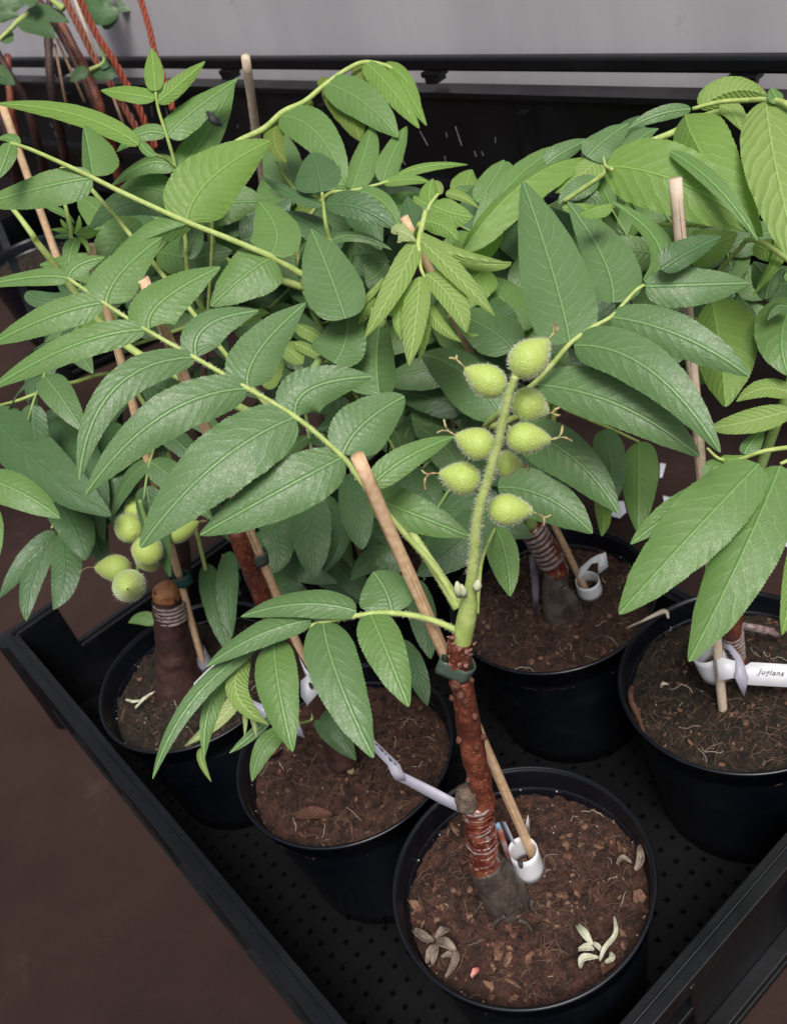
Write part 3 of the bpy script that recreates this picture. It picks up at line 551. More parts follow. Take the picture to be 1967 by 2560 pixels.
comp(B, 2, [(460, 1078, .70), (468, 1150, .705), (480, 1250, .71), (505, 1350, .72)], [
 '455 1075 440 970 400 855 130 112 k B', '462 1150 300 1085 115 985 42 32 k', '480 1145 670 1165 870 1282 88 62 k', '505 1350 660 1320 850 1400 26 34 b', '495 1345 380 1245 185 1190 85 60 k', '500 1350 420 1450 330 1560 80 90 k'], 'k', 7, node=nB)
# ---- sapling C
yC = .662
C = plant('walnut_sapling', 1395, 1540, .146, 'sapling behind the fruit spike with broad dark blue-green leaflets')
ptub(C, 'rootstock', [(1402, 1560, 42), (1396, 1540, 38), (1390, 1500, 35), (1388, 1460, 32), (1386, 1420, 30)], yC, M_ROOT, 18, .14)
ptub(C, None, [(1440, 1545, 20), (1425, 1500, 18), (1405, 1465, 10)], yC-.006, None)[0].build('side_root', M_ROOT, C)
ptub(C, 'graft_union', [(1390, 1430, 31), (1380, 1395, 30), (1365, 1365, 29), (1345, 1340, 28), (1328, 1318, 26)], yC, M_WAX, 16, .1)
mb = MB()
for k in range(8):
    c_ = PY(1330+k*6.5, 1322+k*11, yC); rr = 30*DP(c_)/F; tl = Vector((-.35, .1, 1)).normalized(); xx = tl.orthogonal().normalized(); yy = tl.cross(xx)
    mb.tube([c_+(xx*math.cos(q/24*6.283)+yy*math.sin(q/24*6.283))*rr for q in range(25)], .0021 if k % 2 else .0017, 6, cap=False)
mb.build('graft_film_wrap', M_FILM, C)
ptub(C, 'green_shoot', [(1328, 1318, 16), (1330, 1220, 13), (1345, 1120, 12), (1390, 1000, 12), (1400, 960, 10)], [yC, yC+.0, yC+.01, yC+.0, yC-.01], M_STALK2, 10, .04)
nC = PY(1390, 1000, yC)
comp(C, 6, [(880, 250, .60), (820, 295, .60), (700, 425, .60), (590, 490, .60), (470, 575, .60), (375, 685, .605), (270, 800, .615), (150, 900, .64)], [
 '465 575 365 170 200 -330 185 185 b t=.02', '705 350 650 100 450 -215 110 160 b o=-.012', '885 258 1150 250 1468 240 100 112 b', '975 165 1120 70 1310 -20 85 60 k D=.585', '880 235 960 30 700 -215 55 75 m a=.12 o=-.008', '700 -200 600 -180 515 -139 60 24 g o=-.01',
 '690 430 1080 535 1470 765 110 112 b', '485 590 900 720 1305 1190 135 125 b', '280 810 740 925 1190 1215 150 118 b o=-.006', '150 1060 470 1210 735 1530 115 140 b D=.70', '60 1384 330 1440 590 1644 120 132 b D=.70',
 '700 340 740 330 800 380 50 60 b D=.668'], 'b', 8, node=nC)
comp(C, 5, [(1450, 975, .74), (1500, 1040, .74), (1560, 1100, .74)], ['1460 985 1250 745 1010 640 155 135 b', '1530 615 1390 495 1180 400 135 130 b', '1510 560 1400 420 1350 300 120 120 k D=.76', '1560 520 1470 330 1320 200 110 130 m D=.77'], 'b', 6, node=nC)
comp(C, 6, [(850, 1130, .76), (700, 1060, .75), (560, 1000, .74)], ['850 1130 848 1350 845 1640 105 92 m', '650 1060 690 1250 705 1490 85 85 k', '620 1424 650 1540 640 1660 45 40 g'], 'm', 6, node=nC)
# young drooping leaf at the stake top (sapling C)
comp(C, 5, [(1035, 215, .675), (1010, 150, .675), (1003, 60, .677), (1000, 5, .68), (1040, -160, .70)], [
 '990 0 870 250 700 545 62 72 y', '1010 0 1205 190 1425 425 62 48 y', '1005 205 985 430 945 705 68 80 y', '1040 190 1175 320 1265 520 88 62 y', '1262 505 1290 530 1338 530 14 14 y', '1060 370 1105 460 1240 572 38 40 y o=-.006', '1050 400 1025 540 1000 680 34 24 y o=-.006',
 '960 250 890 400 905 560 32 40 y o=-.008', '800 210 640 370 455 465 30 16 y o=-.01', '750 300 705 390 665 470 22 26 y o=-.01', '870 -30 900 -50 985 5 40 60 p o=.002', '990 -40 1180 70 1510 130 40 26 y', '1520 125 1290 120 1150 5 40 26 y o=-.003'], 'y', 7)
comp(C, 2, [(1110, 1085, .72), (1065, 1145, .72), (1040, 1200, .72), (1000, 1280, .72)], [
 '1065 1145 1060 1070 1080 1000 55 45 g', '1060 1145 1000 1120 975 1095 25 25 g', '1080 1150 1180 1190 1305 1215 65 85 g', '1150 1085 1235 1100 1335 1165 30 24 y', '1120 1090 1110 1040 1090 1010 22 24 y', '1030 1240 1130 1265 1220 1345 58 52 g', '1000 1290 960 1200 935 1100 70 70 k D=.75'], 'g', 7, node=PY(1050, 560, yC))
# ---- sapling D
yD = .512
D = plant('walnut_sapling', 1829, 1650, .146, 'rightmost sapling with large bright leaves arching over the top right')
ptub(D, 'trunk', [(1842, 1665, 26), (1838, 1640, 24), (1833, 1600, 22), (1830, 1570, 21), (1834, 1530, 25), (1838, 1490, 24), (1842, 1440, 23), (1846, 1390, 20)], yD+.012, M_BARK, 16, .1)
mb = MB()
for k in range(7):
    c_ = PY(1833+k*.8, 1588+k*9, yD+.012); rr = 23.5*DP(c_)/F; tl = Vector((-.4, .1, 1)).normalized(); xx = tl.orthogonal().normalized(); yy = tl.cross(xx)
    mb.tube([c_+(xx*math.cos(q/20*6.283)+yy*math.sin(q/20*6.283))*rr for q in range(21)], .0011, 6, cap=False)
mb.build('graft_film_wrap', M_FILM, D)
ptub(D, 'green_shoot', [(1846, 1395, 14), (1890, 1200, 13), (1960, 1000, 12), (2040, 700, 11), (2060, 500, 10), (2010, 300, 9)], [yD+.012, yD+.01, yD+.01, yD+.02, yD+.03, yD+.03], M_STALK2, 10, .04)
nD = PY(2040, 700, yD+.02)
comp(D, 3, [(1150, 610, .66), (1300, 572, .65), (1450, 562, .64), (1580, 560, .625), (1700, 600, .61)], [
 '1190 604 1380 505 1570 535 80 42 y a=.1 o=-.006', '1110 640 1215 880 1540 1330 180 110 g o=.004', '1560 565 1620 950 1760 1530 145 165 y', '1300 590 1380 640 1420 730 60 40 y o=-.01', '1640 570 1610 530 1590 490 40 34 m', '1140 610 960 640 790 720 38 40 b D=.70', '1600 1250 1640 1400 1485 1654 45 40 g D=.66',
 '1560 600 1500 900 1480 1330 60 60 g D=.69'], 'g', 9, node=nD)
comp(D, 3, [(650, 880, .66), (665, 930, .65), (700, 950, .64)], ['665 930 1080 1020 1520 1300 185 178 g', '1025 850 1280 1040 1515 1350 50 40 m D=.64 o=.012'], 'g', 5)  # second leaflet is added for the dark shade in the first one's fold
comp(D, 3, [(430, 1130, .74), (620, 1000, .72), (760, 890, .71), (1000, 760, .70)], [
 '-130 1400 250 990 650 880 60 130 g D=.74', '-60 1330 150 1010 450 805 70 70 m D=.78', '-60 1130 40 1000 95 895 70 90 m D=.80', '330 920 430 850 570 780 55 45 b D=.77', '560 880 650 790 790 690 70 95 b D=.75', '620 1000 500 1060 400 1140 60 60 b D=.745', '640 870 560 950 380 1080 80 60 y D=.755', '-200 1434 -40 1360 80 1230 100 100 g D=.765',
 '780 900 850 780 960 720 60 40 b D=.74', '430 1130 560 1090 640 1180 50 60 b D=.75', '420 1160 600 1170 700 1160 30 35 g D=.70', '0 1500 -100 1600 -220 1780 120 90 g D=.78'], 'm', 10, node=nD)
comp(D, 3, [(890, 1258, .68), (1100, 1260, .66), (1400, 1260, .64)], ['1060 1330 1010 1300 1000 1440 60 60 m D=.70', '1440 930 1400 950 1390 1100 40 40 y D=.67'], 'm', 7)
comp(D, 6, [(1255, 345, .70), (1290, 200, .69), (1400, 60, .66)], ['1255 330 1300 590 1335 935 205 130 g', '1680 240 1600 230 1490 120 110 95 b D=.68', '1740 330 1650 520 1690 760 130 150 m D=.66', '1560 330 1600 200 1680 150 60 40 b D=.67', '1130 60 1240 40 1400 -40 110 90 g D=.72', '1700 380 1620 370 1570 450 50 30 b D=.64', '1500 20 1600 60 1720 60 60 60 g D=.66'], 'm', 7, node=nD)
comp(D, 6, [(1230, 1165, .66), (1300, 1225, .66), (1400, 1230, .66), (1560, 1180, .65), (1800, 1150, .65)], ['1700 950 1460 1015 1235 1055 72 72 y', '1700 860 1550 830 1395 905 55 60 y', '1440 1200 1480 1130 1550 1060 40 60 b', '1230 1345 1280 1270 1350 1290 50 40 m', '1310 1215 1380 1230 1450 1200 25 25 g', '1200 960 1230 1040 1255 1130 20 22 o D=.70'], 'g', 6)
comp(D, 9, [(1640, -90, .60), (1760, -140, .60), (1850, -160, .61), (1990, -170, .62)], ['1520 -90 1120 330 738 752 165 190 m k=.2 o=.006', '1640 -80 1420 430 1128 1018 185 165 m k=.2', '1270 30 1010 200 803 360 55 75 m D=.62', '1730 330 1700 620 1650 868 60 50 g D=.6'], 'm', 8)
# ---- sapling E
yE = .733
E_ = plant('walnut_sapling', 437, 1720, .146, 'shaded sapling at left with a blue-tied graft stub and low green walnuts')
ptub(E_, 'rootstock', [(452, 1745, 74), (448, 1705, 60), (441, 1650, 49), (432, 1600, 43), (425, 1550, 39), (419, 1510, 36), (416, 1482, 33), (415, 1474, 28)], yE, M_BARKD, 18, .16)
ptub(E_, None, [(417, 1492, 35), (415, 1474, 34), (411, 1466, 24)], yE, None)[0].build('cut_face', stem_mat('cut_wood', (.24,.09,.035), (.36,.16,.07), .6, 90), E_)
mb = MB()
for k in range(5):
    c_ = PY(424+k*1.5, 1505+k*9, yE); rr = 38*DP(c_)/F; tl = Vector((.25, .1, 1)).normalized(); xx = tl.orthogonal().normalized(); yy = tl.cross(xx)
    mb.tube([c_+(xx*math.cos(q/24*6.283)+yy*math.sin(q/24*6.283))*rr for q in range(25)], .0016, 6, cap=False)
mb.build('graft_film_wrap', M_FILM, E_)
a0, a1, a2 = P(*K(7, 960, 735), 1.01), P(*K(7, 950, 800), 1.0), P(*K(7, 905, 905), 1.0)
def strip(parent, name, pairs, mats, th=.0005, label=None):
    m = MB(); vs = []
    for (a_, b_) in pairs: vs += [a_, b_]
    m.add(vs, [(2*i, 2*i+1, 2*i+3, 2*i+2) for i in range(len(pairs)-1)]); return m.build(name, mats, parent, solid=th)
def sp2(k, rows): return [(P(*K(k, a, b), d), P(*K(k, c, e), d2)) for (a, b, c, e, d, d2) in rows]
strip(E_, 'tape_tail', sp2(7, [(900, 750, 990, 735, .985, .985), (925, 790, 985, 770, .975, .975), (885, 890, 925, 910, .97, .97)]), M_BLUE)
ptub(E_, 'second_stem', [(455, 1480, 22), (455, 1400, 24), (450, 1340, 22), (470, 1240, 12), (500, 1050, 9), (520, 800, 8)], [yE+.03]*6, M_BARKD, 12, .12)
nE = PY(470, 1240, yE+.03)
m, _, _, _ = ptub(E_, None, [(350, 1250, 5), (370, 1330, 6), (352, 1400, 6), (345, 1425, 6)], .69, None, 10)
ec = m.build('fruit_cluster', [M_STALK2, M_HAIR], E_)
for i, (c_, t_, r_, d_, bk) in enumerate((((765, 165), (770, 120), 72, .86, .02), ((730, 275), (690, 220), 82, .84, .02), ((985, 275), (1115, 235), 82, .845, 0), ((830, 390), (870, 310), 88, .825, .01), ((835, 440), (860, 400), 70, .85, .0), ((655, 495), (530, 490), 78, .84, 0), ((727, 588), (715, 610), 92, .81, -.035))):
    fruit(ec, K(7, *c_), K(7, *t_), r_*Q, d_, [[K(7, 1140, 225), K(7, 1160, 235)], [K(7, 1150, 230), K(7, 1195, 200)]] if i == 2 else ([[K(7, 490, 490), K(7, 440, 520)]] if i == 5 else None), 20+i, bk, 360)
comp(E_, 1, [(872, 515, .70), (890, 620, .705), (935, 760, .71), (975, 900, .72), (1000, 1050, .73), (1040, 1350, .75), (1045, 1434, .76)], [
 '872 510 862 395 850 268 54 52 g', '872 550 720 525 565 505 46 50 g', '880 570 1000 475 1150 342 48 44 g', '934 760 1070 630 1330 440 72 85 m', '930 755 800 745 655 850 45 42 m',
 '985 945 1135 780 1312 450 78 88 m', '985 950 840 910 625 1040 62 45 m', '1000 1110 800 1050 640 1130 90 80 m', '1005 1190 740 1130 500 1290 70 92 k', '780 1235 640 1380 560 1560 110 115 m', '1020 1100 1150 1000 1250 1000 80 70 k', '1045 1450 1080 1330 1110 1250 60 60 k'], 'm', 6, node=PY(520, 800, yE+.03))
comp(E_, 1, [(780, 800, .67), (880, 868, .675), (960, 920, .69)], ['780 810 420 640 -30 580 55 55 g o=.002', '780 790 830 850 875 870 30 25 m'], 'g', 4, node=PY(520, 800, yE+.03))
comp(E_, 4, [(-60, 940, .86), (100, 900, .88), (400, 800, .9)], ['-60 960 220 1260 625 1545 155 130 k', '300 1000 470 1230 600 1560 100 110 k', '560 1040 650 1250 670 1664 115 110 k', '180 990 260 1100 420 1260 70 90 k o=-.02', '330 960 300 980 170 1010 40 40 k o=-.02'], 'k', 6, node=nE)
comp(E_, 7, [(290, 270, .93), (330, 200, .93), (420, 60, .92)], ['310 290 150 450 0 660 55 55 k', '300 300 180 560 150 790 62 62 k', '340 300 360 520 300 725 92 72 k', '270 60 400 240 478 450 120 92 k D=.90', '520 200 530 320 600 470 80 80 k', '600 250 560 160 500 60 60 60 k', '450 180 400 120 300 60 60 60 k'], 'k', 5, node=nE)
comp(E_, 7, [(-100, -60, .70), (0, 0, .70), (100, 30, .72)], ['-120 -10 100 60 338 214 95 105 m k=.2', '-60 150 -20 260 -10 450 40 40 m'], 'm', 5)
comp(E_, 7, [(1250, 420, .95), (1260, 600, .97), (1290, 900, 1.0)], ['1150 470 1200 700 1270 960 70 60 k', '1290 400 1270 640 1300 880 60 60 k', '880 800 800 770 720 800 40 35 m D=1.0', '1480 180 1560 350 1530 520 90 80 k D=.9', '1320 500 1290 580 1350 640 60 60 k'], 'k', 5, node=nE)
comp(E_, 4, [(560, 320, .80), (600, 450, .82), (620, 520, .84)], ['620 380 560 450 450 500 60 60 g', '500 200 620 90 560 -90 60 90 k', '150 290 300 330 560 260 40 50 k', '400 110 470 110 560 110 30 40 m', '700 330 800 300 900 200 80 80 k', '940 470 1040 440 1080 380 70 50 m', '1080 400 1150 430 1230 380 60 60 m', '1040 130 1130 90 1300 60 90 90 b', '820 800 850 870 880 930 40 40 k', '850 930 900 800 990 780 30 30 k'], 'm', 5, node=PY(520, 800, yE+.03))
# ---- sapling F (hidden pot) : arching top leaf and middle foliage
yF = PC['F'][1]
Fp = plant('walnut_sapling', 0, 0, 0, 'sapling in the middle rear whose top leaf arches with drooping leaflets', loc=(PC['F'][0], yF, .146))
base = Vector((PC['F'][0], yF, .14)); tp = PY(760, 720, yF-.02)
mb = MB(); q = spline([base, base+Vector((-.004, .002, .08)), base+Vector((.002, 0, .16))], 8); mb.tube(q, lerps([.013, .009, .008], len(q)), 14, bump=.15); mb.build('trunk', M_BARK, Fp)
mb = MB(); q = spline([base+Vector((.002, 0, .155)), (base+tp)/2+Vector((0, 0, .06)), tp], 8); mb.tube(q, lerps([.005, .003], len(q)), 10); mb.build('green_shoot', M_STALK2, Fp)
comp(Fp, 2, [(860, 390, .84), (800, 363, .84), (690, 350, .84), (590, 395, .84), (470, 480, .84), (360, 570, .84), (240, 628, .84), (135, 720, .845), (-60, 830, .85), (-150, 1000, .86), (-160, 1200, .87)], [
 '225 650 430 745 600 1050 108 108 m', '480 465 695 575 885 770 100 98 m', '700 350 840 490 1005 720 55 68 g', '860 390 945 520 1045 705 34 50 g', '800 365 920 440 1020 660 40 40 g o=-.006', '470 490 610 640 670 790 75 70 o o=-.012', '230 640 190 770 260 910 60 60 o o=-.012', '690 350 700 430 760 500 50 70 o o=-.01', '500 440 450 460 460 430 20 30 o o=-.01', '330 590 390 580 380 620 20 20 o o=-.01'], 'm', 9, node=tp)
comp(Fp, 2, [(870, 990, .80), (800, 1025, .80), (620, 1070, .80), (500, 1085, .81), (400, 1200, .83)], [
 '625 1058 690 880 740 690 68 85 m f=.8', '800 1020 850 870 935 705 62 62 m', '805 1030 930 1005 1065 1020 30 28 g', '870 990 1050 930 1275 922 20 30 g', '645 1070 800 1130 900 1290 50 70 m', '640 1090 700 1190 790 1400 90 110 k o=-.01', '520 1070 560 1030 640 1070 30 30 m'], 'm', 6, node=tp)
comp(Fp, 5, [(530, 680, .80), (560, 640, .80), (580, 560, .80)], ['590 440 510 210 400 -60 165 150 b D=.655', '525 690 590 560 600 380 180 120 b D=.67', '780 860 765 630 800 380 185 95 b D=.68', '700 230 760 200 820 130 90 60 b D=.82', '640 160 720 130 840 120 60 60 b D=.84', '380 720 430 600 480 500 80 80 k D=.84', '310 470 420 530 522 612 32 50 y D=.72', '300 575 400 620 510 695 28 34 y D=.72', '240 590 300 640 352 695 60 50 y D=.725', '-10 480 80 420 165 410 40 30 y D=.72', '130 820 180 760 240 650 60 50 y D=.75', '0 -10 100 -60 200 -150 90 90 k D=.82'], 'b', 5, node=tp)
comp(Fp, 2, [(200, 900, .86), (260, 1000, .87), (330, 1100, .88)], ['330 1100 250 950 140 820 110 110 b', '320 1110 190 1080 130 1000 90 90 m', '370 1250 330 1130 290 1010 80 110 m', '-40 1330 -20 1200 -40 1060 70 60 k', '90 1150 160 1210 290 1100 60 80 k', '560 1100 520 1250 560 1400 110 110 k', '860 1170 920 1150 940 1090 60 70 m', '1290 1110 1270 1030 1300 950 90 70 g', '300 1200 430 1170 450 1080 70 60 o', '860 1300 900 1200 880 1130 60 60 k'], 'm', 5, node=tp)
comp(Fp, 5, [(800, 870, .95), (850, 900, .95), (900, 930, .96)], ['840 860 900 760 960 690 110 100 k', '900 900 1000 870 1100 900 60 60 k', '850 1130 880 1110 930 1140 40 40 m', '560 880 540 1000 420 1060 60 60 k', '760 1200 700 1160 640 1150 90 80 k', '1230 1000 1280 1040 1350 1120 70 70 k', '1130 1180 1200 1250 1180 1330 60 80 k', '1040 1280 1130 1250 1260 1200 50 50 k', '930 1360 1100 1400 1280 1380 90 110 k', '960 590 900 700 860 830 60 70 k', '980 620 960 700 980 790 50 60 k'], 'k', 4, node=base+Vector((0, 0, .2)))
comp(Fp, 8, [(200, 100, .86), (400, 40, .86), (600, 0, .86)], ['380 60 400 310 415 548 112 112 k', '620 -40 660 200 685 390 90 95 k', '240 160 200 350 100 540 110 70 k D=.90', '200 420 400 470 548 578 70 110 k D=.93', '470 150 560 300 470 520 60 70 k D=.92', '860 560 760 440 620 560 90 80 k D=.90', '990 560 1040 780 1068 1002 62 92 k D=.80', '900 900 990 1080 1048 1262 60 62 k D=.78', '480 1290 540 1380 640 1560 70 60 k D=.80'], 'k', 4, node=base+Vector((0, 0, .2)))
comp(B, 10, [(1335, 55, .80), (1380, 20, .81), (1440, 10, .83)], ['1335 50 1240 130 1190 290 55 42 m', '1500 -30 1580 60 1680 190 60 60 k D=.82'], 'm', 4, node=PY(780, 1720, yB))
# ------------------------------------------------------------ stakes
def stake(u0, v0, z0, u1, v1, y1, r, label, mat=M_WOOD, grp='wooden plant stakes', y0=None):
    a = PZ(u0, v0, z0); yy = (a.y if y1 is None else y1); b = PY(u1, v1, yy); d = (a-b).normalized(); a2 = a+d*.02
    root_o = None; m = MB(); n = 24; pts = [b+(a2-b)*i/n for i in range(n+1)]; rr = r*DP((a+b)/2)/F
    m.tube(pts, [rr*(1+.03*math.sin(i*2.3+u0)) for i in range(n+1)], 14, bump=.05, seed=u0)
    x = d.orthogonal().normalized(); y = d.cross(x)
    for k in range(26):
        th = R.random()*6.283; e = (x*math.cos(th)+y*math.sin(th))*rr*1.0; t0 = R.random()*.8; t1 = t0+R.uniform(.05, .2); L = (a2-b)
        m.tube([b+L*t0+e, b+L*(t0+t1)/2+e*1.01, b+L*t1+e], [.0001, .00022, .0001], 4, 1, cap=False)
    o = m.build('wooden_stake', [mat, M_SPLIT]); return tag(o, label, 'stake', grp)
stake(1335, 2145, .150, 893, 1140, .420, 14.5, 'wooden stake leaning in the front pot beside the red-brown stem')
stake(1805, 1765, .150, 1687, 447, .545, 13.5, 'pale wooden stake rising through the leaves in the rightmost pot', M_WOODP)
stake(1465, 1478, .150, 1010, 543, .690, 9.5, 'wooden stake in the pot behind with its tip inside the young pale leaves')
stake(875, 1922, .150, 357, 697, None, 12.5, 'wooden stake crossing behind the long compound leaf into the left front pot')
stake(513, 1680, .150, 225, 612, .72, 10, 'wooden stake tied in green tape beside the blue-tied stub')
stake(702, 770, .25, 614, 142, 1.06, 9.5, 'slim pale stake standing tallest left of the arching leaf', M_WOODP)
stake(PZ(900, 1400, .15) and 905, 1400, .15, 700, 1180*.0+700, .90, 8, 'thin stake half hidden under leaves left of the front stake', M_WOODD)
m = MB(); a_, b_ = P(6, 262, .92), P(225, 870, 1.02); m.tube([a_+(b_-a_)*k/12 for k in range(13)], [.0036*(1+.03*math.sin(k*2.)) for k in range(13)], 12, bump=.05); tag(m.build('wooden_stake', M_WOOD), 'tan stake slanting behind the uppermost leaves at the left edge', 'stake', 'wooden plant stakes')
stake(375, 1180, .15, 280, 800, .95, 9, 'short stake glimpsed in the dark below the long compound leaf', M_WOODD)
# ------------------------------------------------------------ ties
def band(k, rows, mat, label, group='stretch tape ties'):
    m = MB(); vs = []
    o = strip(None, 'stretch_tie', sp2(k, rows), mat, .0008); return tag(o, label, 'plant tie', group)
def loop_band(c1, c2, r1, r2, y, hpx, mat, label):
    a, b = PY(*c1, y), PY(*c2, y); ra, rb = r1*DP(a)/F, r2*DP(b)/F; h = hpx*DP(a)/F; dx = (b-a); dx.z *= 1; L = dx.length; e = dx.normalized(); f = Vector((0, 0, 1)); g = e.cross(f).normalized(); f = g.cross(e).normalized()
    if f.z < 0: f = -f
    m = MB(); ring = []
    for q in range(13): th = math.pi/2+math.pi*q/12; ring.append(a+(e*math.cos(th)+g*math.sin(th))*ra*1.06)
    for q in range(13): th = -math.pi/2+math.pi*q/12; ring.append(b+(e*math.cos(th)+g*math.sin(th))*rb*1.06)
    n = len(ring); vs = []
    for j in range(5): vs += [p+f*h*(j/4-.5)+f*0.0006*math.sin(i*.9) for i, p in enumerate(ring)]
    fs = [(j*n+i, j*n+(i+1) % n, (j+1)*n+(i+1) % n, (j+1)*n+i) for j in range(4) for i in range(n)]
    m.add(vs, fs); return tag(m.build('stretch_tie', mat, solid=.0008), label, 'plant tie', 'stretch tape ties')
loop_band((1112, 1664), (1147, 1668), 17, 35, .409, 42, M_TIE, 'grey-green tape tying the front stem to its stake')
loop_band((616, 1398), (655, 1392), 22, 14, .566, 36, M_TIE, 'grey-green tape round the reddish stem and stake left of centre')
loop_band((455, 1448), (462, 1446), 17, 15, .728, 30, M_TIE2, 'dark teal tape round the stake above the blue-tied stub')
# ------------------------------------------------------------ tags
def ring_tag(c, z0, rpx, hpx, label, extra=(), tilt=(0, 0), text=None, mat=M_TAG, zc=None):
    root = empty('plant_tag', PZ(*c, z0), label, 'tag', 'white loop plant tags')
    o = PZ(*c, z0); r = rpx*DP(o)/F; h = hpx*DP(o)/F; Zv = Vector((tilt[0], tilt[1], 1)).normalized(); X = Zv.orthogonal().normalized(); Y = Zv.cross(X); m = MB(); n = 40
    m.add([o+(X*math.cos(6.283*k/n)+Y*math.sin(6.283*k/n))*r*(1-.02*j)+Zv*h*(j/4) for j in range(5) for k in range(n)], [(j*n+k, j*n+(k+1) % n, (j+1)*n+(k+1) % n, (j+1)*n+k) for j in range(4) for k in range(n)])
    m.build('loop', mat, root, solid=.0006)
    return root
def hole_disc(parent, k, x, y, r, d, mat=None):   # dark disc laid over the tag, an opening's shade put into its colour
    p = P(*K(k, x, y), d); m = MB(); s = r*KS[k][2]*d/F; n = 20; v = ray(*K(k, x, y)).normalized(); X = v.cross(Vector((0, 0, 1))).normalized(); Y = X.cross(v)
    m.add([p+(X*math.cos(6.283*i/n)*.55+Y*math.sin(6.283*i/n))*s for i in range(n)], [tuple(range(n))]); return m.build('slot_shade', M_INK, parent, solid=.0003)
tA = ring_tag((1322, 2176), .150, 38, 95, 'white loop tag round the front stake with a strip passing behind the stem')
dt = DP(PZ(1324, 2178, .16))
strip(tA, 'strip', sp2(11, [(1300, 590, 1250, 480, dt-.005, dt+.0), (1240, 540, 1225, 480, dt+.02, dt+.02)]), M_TAGG)
strip(tA, 'point', sp2(11, [(1335, 545, 1370, 560, dt+.015, dt+.015), (1357, 450, 1359, 452, dt-.02, dt-.02)]), M_TAG)
strip(tA, 'strip', [(P(*K(16, a, b), d), P(*K(16, c, e), d)) for (a, b, c, e, d) in ((1180, 965, 1285, 1150, .722), (900, 815, 960, 1000, .728), (520, 630, 545, 770, .735), (500, 620, 420, 715, .737))], M_TAGG)
strip(tA, 'written_end', [(P(*K(16, a, b), d), P(*K(16, c, e), d)) for (a, b, c, e, d) in ((548, 728, 425, 722, .732), (520, 640, 370, 640, .730), (475, 530, 330, 540, .732), (340, 400, 240, 450, .738), (175, 240, 150, 350, .745), (60, 150, 40, 260, .75))], M_TAGG)
m = MB()
for (x0, y0, x1, y1) in ((180, 285, 215, 305), (225, 322, 272, 380), (255, 345, 280, 385), (298, 400, 312, 415), (340, 450, 382, 495), (350, 458, 362, 490), (362, 468, 378, 498), (408, 515, 425, 535)):
    p0, p1 = P(*K(16, x0, y0), .7285-.0*(x0)), P(*K(16, x1, y1), .7275); m.tube([p0, p1], .0004, 5)
m.build('handwriting', M_INK, tA)
# tag C
tC = ring_tag(K(9, 575, 625), .152, 31, 46, 'white loop tag round the stake behind the front pot', tilt=(-.05, -.1))
hole_disc(tA, 11, 1322, 680, 22, DP(PZ(1322, 2176, .165))-.028)
dC = DP(PZ(*K(9, 575, 600), .17))
strip(tC, 'keyhole_strip', sp2(9, [(505, 540, 520, 560, dC, dC), (520, 490, 545, 525, dC-.002, dC-.002), (580, 440, 585, 470, dC-.006, dC-.006), (625, 415, 625, 462, dC-.008, dC-.008)]), M_TAG)
strip(tC, 'flag_end', sp2(9, [(620, 418, 622, 528, dC-.008, dC-.004), (665, 405, 678, 485, dC-.008, dC-.004)]), M_TAG)
# tag D
tD = ring_tag(K(14, 590, 800), .172, 42, 82, 'large white loop tag with a lettered strip in the rightmost pot', tilt=(-.28, .1))
dD = .800
strip(tD, 'pointed_end', sp2(14, [(640, 300, 640, 420, .805, .800), (800, 390, 760, 480, .795, .795), (940, 560, 850, 620, .788, .788), (1010, 720, 880, 760, .784, .784), (1070, 920, 850, 900, .783, .783), (1000, 1205, 995, 1205, .79, .79)]), M_TAGG)
strip(tD, 'neck', sp2(14, [(560, 560, 600, 960, .79, .79), (850, 640, 780, 920, .787, .787), (960, 740, 960, 915, .786, .786)]), M_TAG)
lst = [(960, 735, 1000, 1010), (1030, 715, 1040, 1018), (1110, 662, 1100, 1022), (2300, 735, 2260, 1090)]
strip(tD, 'lettered_strip', [(P(*K(14, a, b), .80), P(*K(14, c, e), .80)) for (a, b, c, e) in lst], M_TAG)
cu = bpy.data.curves.new('t', 'FONT'); cu.body = 'Juglans'; cu.size = 1; cu.shear = .35; cu.extrude = .0; cu.space_character = 1.12; cu.offset = .004
to = bpy.data.objects.new('t', cu); COL.objects.link(to); dg = bpy.context.evaluated_depsgraph_get(); tm = bpy.data.meshes.new_from_object(to.evaluated_get(dg)); bpy.data.objects.remove(to)
o0, o1 = P(*K(14, 1222, 848), .7985), P(*K(14, 1632, 882), .7985); ex = (o1-o0); wd = max(v.co.x for v in tm.vertices); sx = ex.length/wd; ex.normalize(); vv = -ray(1900, 1690).normalized(); ey = vv.cross(ex).normalized(); 
for v in tm.vertices: v.co = o0+ex*(v.co.x*sx)+ey*(v.co.y*sx*.92)
to = link('lettering', tm, M_INK); to.parent = tD; to.matrix_parent_inverse = Matrix.Translation(-tD.location)
